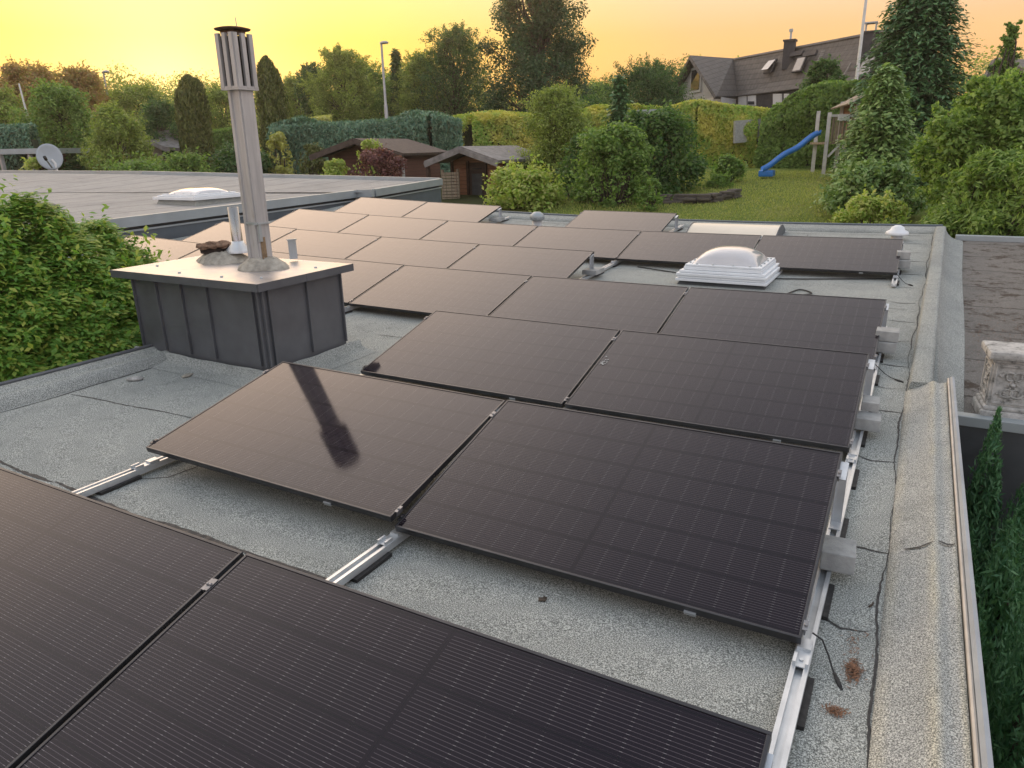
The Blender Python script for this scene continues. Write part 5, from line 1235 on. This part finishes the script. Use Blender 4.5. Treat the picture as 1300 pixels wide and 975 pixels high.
# long low roof behind the mid shrubs
a, b = P3(820, 139, 40), P3(846, 138, 40); mb = MB(); mb.slab([a-rx*.4, b+rx*.6, b+rx*.6+fy_*3, a-rx*.4+fy_*3], .25); mb.box(tuple((a+b)/2+fy_*1.5-up*1.3), (2.2, 2.2, 2.1)); tag(obj('garden_hut', mb, M_lighttrim, origin=(a.x, a.y, .6)), 'small flat roofed hut edge showing above the dark shrub', 'shed')

# ================================================================== TREES, HEDGES AND SHRUBS OF THE GARDENS
GB = 'trees along the sunset skyline'
T = tree
# skyline, left to right
T('broad', 'broadleaf_tree', 'sunset tinted tree at the far left of the skyline', 30, 82, 44, 58, 'sunset_tint', .30, 101, GB, nclump=34, per=150, cb=.2)
T('broad', 'broadleaf_tree', 'sunset tinted tree right of the far left one, beside the small lamp', 98, 86, 40, 60, 'sunset_tint', .30, 102, GB, nclump=34, per=150, cb=.2)
T('broad', 'broadleaf_tree', 'olive tree with backlit crown below the setting sun', 178, 108, 44, 62, 'olive', .28, 103, GB, nclump=34, per=140, cb=.15)
T('broad', 'broadleaf_tree', 'rounded green tree in front of the sunset tinted trees at far left', 66, 108, 46, 46, 'mid', .25, 104, nclump=36, per=160, cb=.15)
T('broad', 'broadleaf_tree', 'dark tree at the left picture border above the carport', -8, 112, 40, 52, 'olive', .26, 105, nclump=30, per=140, cb=.15)
T('broad', 'broadleaf_tree', 'pale green bushy tree above the neighbouring roof edge, left of the summer house', 138, 136, 36, 38, 'olive', .20, 106, nclump=34, per=170, cb=.08)
T('broad', 'broadleaf_tree', 'shadowy tree right behind the summer house roof', 200, 128, 34, 50, 'dark', .24, 107, nclump=28, per=150, cb=.12)
T('broad', 'broadleaf_tree', 'dim olive tree between the two thuja columns', 278, 112, 40, 60, 'olive', .28, 108, GB, nclump=32, per=140, cb=.12)
T('thuja', 'thuja_tree', 'dense brown green thuja column left of the chimney flue', 238, 96, 17.5, 43, 'thuja', .19, 110, 'two tall thuja columns', n=20000, tips=4, w=.34, prof=([0, .6, .9, .97, 1], [.95, 1, .84, .6, .2]))
T('thuja', 'thuja_tree', 'dense brown green thuja column right of the chimney flue', 337, 72, 20.5, 41, 'thuja', .19, 111, 'two tall thuja columns', n=22000, tips=4, w=.34, prof=([0, .55, .85, .95, 1], [.95, 1, .76, .48, .12]))
T('broad', 'broadleaf_tree', 'slim pointed dark tree just right of the thuja columns', 393, 84, 24, 60, 'dark', .26, 112, GB, nclump=44, per=110, cb=.06, sprig=.9)
T('broad', 'broadleaf_tree', 'feathery tree with tall leader left of the street lamp', 430, 66, 40, 57, 'olive', .26, 113, GB, nclump=64, per=110, cb=.05, sprig=1.2)
T('broad', 'broadleaf_tree', 'low yellowish tree behind the hedge right of the thuja', 374, 98, 30, 64, 'olive', .28, 114, GB, nclump=34, per=130, cb=.05)
T('broad', 'broadleaf_tree', 'round tree with twiggy top directly left of the street lamp pole', 462, 84, 34, 62, 'mid', .26, 115, GB, nclump=48, per=130, cb=.05, sprig=.8)
T('conifer', 'pine_tree', 'small dark pine showing right of the street lamp', 502, 66, 26, 62, 'dark', .42, 116, GB, whorls=26, per=9, sub=8)
T('broad', 'broadleaf_tree', 'bushy olive tree between the small pine and the tall oak', 534, 72, 38, 60, 'olive', .26, 117, GB, nclump=56, per=130, cb=.05, sprig=.8)
T('broad', 'broadleaf_tree', 'wide low tree closing the gap behind the small pine', 508, 92, 44, 70, 'mid', .30, 125, GB, nclump=44, per=130, cb=.05)
T('broad', 'broadleaf_tree', 'upright thin tree beside the left edge of the oak', 576, 40, 46, 58, 'dark', .24, 118, GB, nclump=80, per=90, cb=.05, sprig=1.2)
T('broad', 'oak_tree', 'huge dark green oak towering in the middle of the skyline', 682, -72, 76, 54, 'bigoak', .27, 120, nclump=125, per=210, cb=.12, shape='oak', sprig=.2)
T('broad', 'broadleaf_tree', 'low hazy tree right of the oak foot', 764, 104, 40, 66, 'mid', .28, 121, GB, nclump=40, per=130, cb=.05)
T('broad', 'broadleaf_tree', 'spreading tree with bare top twigs left of the tiled house', 824, 84, 52, 50, 'dark', .20, 122, nclump=60, per=160, cb=.08, sprig=.9)
T('broad', 'broadleaf_tree', 'small round tree rising before the tiled house roof', 1048, 76, 26, 40, 'oak', .20, 123, nclump=36, per=150, cb=.2)
T('broad', 'broadleaf_tree', 'dark tree behind the lone farthest panel, left of the mid shrub', 745, 126, 38, 44, 'oak', .22, 124, nclump=38, per=140, cb=.06)
# hedges
def hpath(pts, D): return [tuple(P3(px, py, d)-Vector((0, 0, 0))) for (px, py), d in zip(pts, D)]
def gh(pts, D):
    out, hs_ = [], []
    for (px, py), d in zip(pts, D):
        p = P3(px, py, d); g = gz(p.x, p.y)-.1; out.append((p.x, p.y, g)); hs_.append(p.z-g)
    return out, hs_
p, h = gh([(352, 160), (430, 156), (500, 152), (548, 146), (585, 152)], [40, 39, 38.5, 38, 38]); hedge('conifer_hedge', 'long blue green conifer hedge behind the dark reddish hut', 'hedge', p, 2.6, h, 26000, .30, LM['blue'], 201, .38, .26, upright=1.1)
p, h = gh([(366, 152), (420, 148)], [50, 50]); hedge('topped_hedge', 'yellow topped hedge peeping over the blue green conifer hedge', 'hedge', p, 2, h, 5000, .28, LM['yellow'], 202, .2)
p, h = gh([(262, 166), (300, 162)], [46, 46]); hedge('clipped_hedge', 'clipped light green hedge between thuja and chimney flue', 'hedge', p, 2, h, 6000, .17, LM['mid'], 203, .06)
p, h = gh([(-60, 160), (40, 158)], [44, 43]); hedge('conifer_hedge', 'dark blue green hedge above the carport at far left', 'hedge', p, 2, h, 7000, .26, LM['blue'], 204, .25, .3)
p, h = gh([(565, 150), (600, 143), (640, 143), (690, 150), (760, 141), (850, 142)], [42, 41, 41, 41, 41.5, 42]); hedge('ivy_hedge', 'undulating yellow green hedge behind the brown log shed', 'hedge', p, 2.2, h, 30000, .19, LM['ivy'], 205, .4)
p, h = gh([(815, 152), (850, 136), (890, 127), (930, 133), (968, 137), (1000, 142)], [37, 36, 35.5, 35.3, 35, 35]); hedge('ivy_hedge', 'yellow variegated ivy wall left of the blue slide', 'hedge', p, 1.1, h, 34000, .17, LM['ivy'], 206, .28)
p, h = gh([(985, 142), (1010, 120), (1040, 108), (1085, 103), (1150, 104)], [34.5, 34, 33.6, 33.3, 33]); hedge('beech_hedge', 'tall mid green hedge behind the play tower', 'hedge', p, 1.6, h, 26000, .20, LM['bright'] if False else LM['mid'], 207, .35)
# bare concrete wall patch in the ivy
c = P3(952, 166, 34.42); mb = MB(); mb.slab([c-rx*.62-up*.5, c+rx*.45-up*.42, c+rx*.72+up*.5, c-rx*.66+up*.42], .25, -fy_); tag(obj('garden_wall', mb, M_concrete, origin=tuple(c)), 'bare grey wall patch surrounded by yellow ivy', 'wall')
# mid ground
def S(name, label, *a, **k): return shrub(name, label, *a, **k)
S('juniper_bush', 'rounded dark juniper left of the dark reddish hut', 396, 184, 232, 20, 33, LM['thuja'], .13, 5000, 301, 12)
S('maple_shrub', 'maroon leaved maple in front of the dark reddish hut', 482, 190, 236, 34, 27, LM['maroon'], .11, 6500, 302, 16, squash=.7)
S('shrub', 'light green shrub left of the maroon maple', 424, 204, 236, 22, 27.5, LM['bright'], .12, 3500, 303, 12)
S('shrub', 'thin pale green sapling rising over the maroon maple', 470, 178, 230, 26, 29, LM['bright'], .12, 1900, 304, 11, tall=True)
S('shrub', 'bright layered green bush right in front of the brown log shed', 664, 214, 270, 52, 23, LM['bright'], .13, 11000, 305, 24, squash=.6)
S('shrub', 'yellow tipped bush at the foot of the right thuja column', 352, 168, 220, 18, 38, LM['yellow'], .16, 2500, 306, 9)
S('shrub', 'low leafy shrub at the neighbouring roof edge right of the satellite dish', 158, 204, 232, 56, 34, LM['mid'], .14, 6000, 307, 16)
S('shrub', 'low dark shrub at the foot of the left thuja column', 232, 196, 232, 40, 36, LM['mid'], .14, 6000, 308, 15)
S('shrub', 'yellow green bush beside the carport under the satellite dish', 34, 192, 222, 22, 34, LM['bright'], .14, 3000, 309, 10)
S('shrub', 'dark shrub between carport and dish', 100, 196, 226, 40, 40, LM['dark'], .16, 4000, 310, 10)
S('shrub', 'low dark bush line below the flue, over the far roof edge', 300, 186, 232, 40, 38, LM['dark'], .16, 5000, 311, 14)
T('broad', 'broadleaf_tree', 'slender olive green tree right of the brown log shed', 704, 112, 44, 28, 'olive', .15, 312, nclump=46, per=190, cb=.06, shape='up')
T('conifer', 'spruce_tree', 'narrow dark spruce rising out of the mid shrub group', 787, 98, 30, 27, 'cypress', .24, 313, whorls=28, per=7, sub=7)
S('shrub', 'large dark rounded shrub left of the lawn', 836, 142, 264, 60, 25, LM['oak'], .13, 19000, 314, 38)
S('shrub', 'mid green shrub below the narrow spruce', 778, 160, 276, 52, 22.5, LM['mid'], .12, 15000, 315, 30)
S('shrub', 'fine leaved pale shrub between slender tree and spruce', 742, 170, 272, 36, 24, LM['oak'], .12, 8000, 316, 18)
S('shrub', 'small light shrub at the lawn edge below the dark rounded shrub', 826, 228, 270, 17, 21, LM['mid'], .10, 2200, 317, 9)
S('box_bush', 'upright feathery green bush on the lawn terrace', 925, 199, 233, 22, 27, LM['mid'], .12, 6000, 318, 16, tall=True, up=.8)
S('box_bush', 'round clipped box bush on the low terrace wall', 914, 222, 246, 18, 25.5, LM['mid'], .07, 6000, 319, 14)
# right side
T('conifer', 'cypress_tree', 'huge dark cypress towering beside the play tower', 1182, -62, 90, 27, 'cypress', .23, 401, whorls=64, per=19, sub=12, power=.5, droop=.45, w=.36)
T('conifer', 'fir_tree', 'light green fir in front of the cypress, right of the slide', 1128, 88, 62, 21, 'spruce', .19, 402, whorls=46, per=14, sub=12, power=.6, droop=.2, w=.40)
S('shrub', 'dense green shrub at the foot of the light green fir', 1112, 206, 280, 56, 19.5, LM['spruce'], .13, 12000, 403, 24)
S('shrub', 'low yellow green bush at the back roof edge, below the fir', 1112, 250, 292, 50, 16.5, LM['bright'], .085, 9000, 404, 22, squash=.7)
T('broad', 'willow_tree', 'big light green willow leaved tree filling the right border', 1284, 108, 70, 17.5, 'bright' if False else 'willow', .18, 405, nclump=90, per=260, cb=.10, shape='round', sprig=.9)
S('shrub', 'light willow leaved shrub above the white garage edge', 1268, 190, 312, 66, 16, LM['willow'], .12, 16000, 406, 34, w=.30)
S('shrub', 'shrub at the right border just above the garage roof', 1318, 200, 320, 66, 15.4, LM['willow'], .12, 9000, 407, 22, w=.3)
T('broad', 'broadleaf_tree', 'thin airy sapling before the house at the right border', 1287, 30, 20, 24, 'mid', .13, 408, nclump=30, per=46, cb=.2, shape='cone', sprig=1.5)
S('shrub', 'climber covering the gable of the house at the right border', 1262, 84, 140, 16, 37, LM['oak'], .16, 3000, 409, 10, tall=True)
# far woods closing the horizon
rg = np.random.default_rng(77); L = Leaves()
for i in range(210):
    az = math.radians(-82+112*i/210)+rg.normal()*.006; D = 95+35*rg.random(); x, y = CP[0]+D*math.sin(az), CP[1]+D*math.cos(az)
    H = 8.6+3.4*rg.random(); g = gz(x, y); R = 3.0+1.5*rg.random()
    for k in range(13): q = rg.random(); blob_leaves(L, np.array([x+rg.normal()*R*.6*(1-.5*q), y+rg.normal()*R*.5, g+H*q*.9]), R*.55, 170, .27, rg, .7)
tag(L.build('distant_woods', LM['olive'], origin=(0, 100, 0)), 'distant olive green wood closing the horizon behind the gardens', 'wood', kind='stuff')

# ================================================================== SKY, SUN, CAMERA
SUN_AZ, SUN_EL = math.radians(-52.8), math.radians(4.0)
w = bpy.data.worlds.new('World'); SC.world = w; w.use_nodes = True; nt = w.node_tree; nt.nodes.clear()
out = nt.nodes.new('ShaderNodeOutputWorld'); bg = nt.nodes.new('ShaderNodeBackground'); nt.links.new(bg.outputs[0], out.inputs[0])
wn = N(nt, bg, out)
d = wn.coord('Generated'); x, y, z = wn.sep(d)
hx, hy = math.sin(SUN_AZ), math.cos(SUN_AZ); sx, sy, sz = hx*math.cos(SUN_EL), hy*math.cos(SUN_EL), math.sin(SUN_EL)
hl = wn.math('SQRT', wn.math('MAXIMUM', wn.math('ADD', wn.math('MULTIPLY', x, x), wn.math('MULTIPLY', y, y)), 1e-5))
a = wn.math('DIVIDE', wn.math('ADD', wn.math('MULTIPLY', x, hx), wn.math('MULTIPLY', y, hy)), hl)
a01 = wn.math('MULTIPLY_ADD', a, .5, .5)
hor = wn.ramp(a01, [(0, (.85, .87, .95)), (.45, (.80, .70, .60)), (.74, (.74, .485, .245)), (.90, (.76, .455, .165)), (.965, (.82, .53, .09)), (.99, (.86, .57, .04))])
upc = wn.ramp(z, [(.18, (1.0, .82, .60)), (.40, (1.0, .86, .73)), (.62, (.70, .71, .75)), (1, (.44, .51, .63))])
boost = wn.ramp(a01, [(0, (.85, .92, 1.0)), (.45, (.95, .95, .97)), (.78, (1.0, .99, .97)), (.90, (1.75, 1.6, 1.48)), (.97, (2.7, 2.35, 2.05)), (1, (3.6, 3.0, 2.5))])  # unseen upper sky brightened around the sun azimuth to lift the panels
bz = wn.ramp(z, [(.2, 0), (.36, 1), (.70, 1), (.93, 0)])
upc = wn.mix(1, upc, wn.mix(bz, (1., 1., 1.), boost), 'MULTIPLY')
t = wn.ramp(z, [(.13, 0), (.36, 1)])
hor = wn.mix(1, hor, wn.ramp(z, [(.045, (1.06, .74, .50)), (.115, (1.02, .91, .82)), (.20, (1, 1.03, 1.7))]), 'MULTIPLY')
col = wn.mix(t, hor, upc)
ca = wn.math('MAXIMUM', wn.math('ADD', wn.math('ADD', wn.math('MULTIPLY', x, sx), wn.math('MULTIPLY', y, sy)), wn.math('MULTIPLY', z, sz)), 0)
g1 = wn.math('POWER', ca, 110.); g2 = wn.math('POWER', ca, 700.)
col = wn.mix(g1, col, (.10, .15, .17), 'ADD'); col = wn.mix(g2, col, (.35, .30, .10), 'ADD')
low = wn.ramp(z, [(0, 1), (.001, 0)]) if False else wn.math('LESS_THAN', z, -.02)
col = wn.mix(low, col, (.10, .10, .08))
sky = nt.nodes.new('ShaderNodeTexSky'); sky.sky_type = 'NISHITA'; sky.sun_disc = False; sky.sun_elevation = SUN_EL; sky.sun_rotation = SUN_AZ
col = wn.mix(.012, col, sky.outputs[0], 'ADD')
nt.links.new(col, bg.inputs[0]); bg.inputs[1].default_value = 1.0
sl_ = bpy.data.lights.new('sun', 'SUN'); sl_.energy = 3.0; sl_.angle = math.radians(1.2); sl_.color = (1, .62, .28)
so = bpy.data.objects.new('sun', sl_); COL.objects.link(so); so.location = (-60, 45, 30)
so.rotation_euler = Vector((-sx, -sy, -sz)).to_track_quat('-Z', 'Y').to_euler()

mb = MB(); mb.box((-10, 20, 12), (520, 460, 34)); hz = bpy.data.materials.new('evening_haze'); hz.use_nodes = True; hz.node_tree.nodes.clear()
ho = hz.node_tree.nodes.new('ShaderNodeOutputMaterial'); hv = hz.node_tree.nodes.new('ShaderNodeVolumePrincipled'); hv.inputs['Color'].default_value = (1, .93, .80, 1); hv.inputs['Density'].default_value = .0007; hv.inputs['Anisotropy'].default_value = .6
hz.node_tree.links.new(hv.outputs[0], ho.inputs['Volume']); tag(obj('haze', mb, hz), kind='stuff')
cd = bpy.data.cameras.new('camera'); co = bpy.data.objects.new('camera', cd); COL.objects.link(co); SC.camera = co
cd.sensor_fit = 'HORIZONTAL'; cd.sensor_width = 36; cd.lens = CAM_F/1300*36; cd.clip_start = .02; cd.clip_end = 3000
Mc = Matrix((RT, UP, -FW)).transposed().to_4x4(); Mc.translation = CP; co.matrix_world = Mc
vs = SC.view_settings; vs.view_transform = 'Standard'; vs.look = 'None'; vs.exposure = .42; vs.gamma = 1; vs.use_curve_mapping = False
SC.cycles.use_denoising = True; SC.cycles.max_bounces = 8; SC.cycles.transparent_max_bounces = 8
SC.render.resolution_x, SC.render.resolution_y = 1024, 768
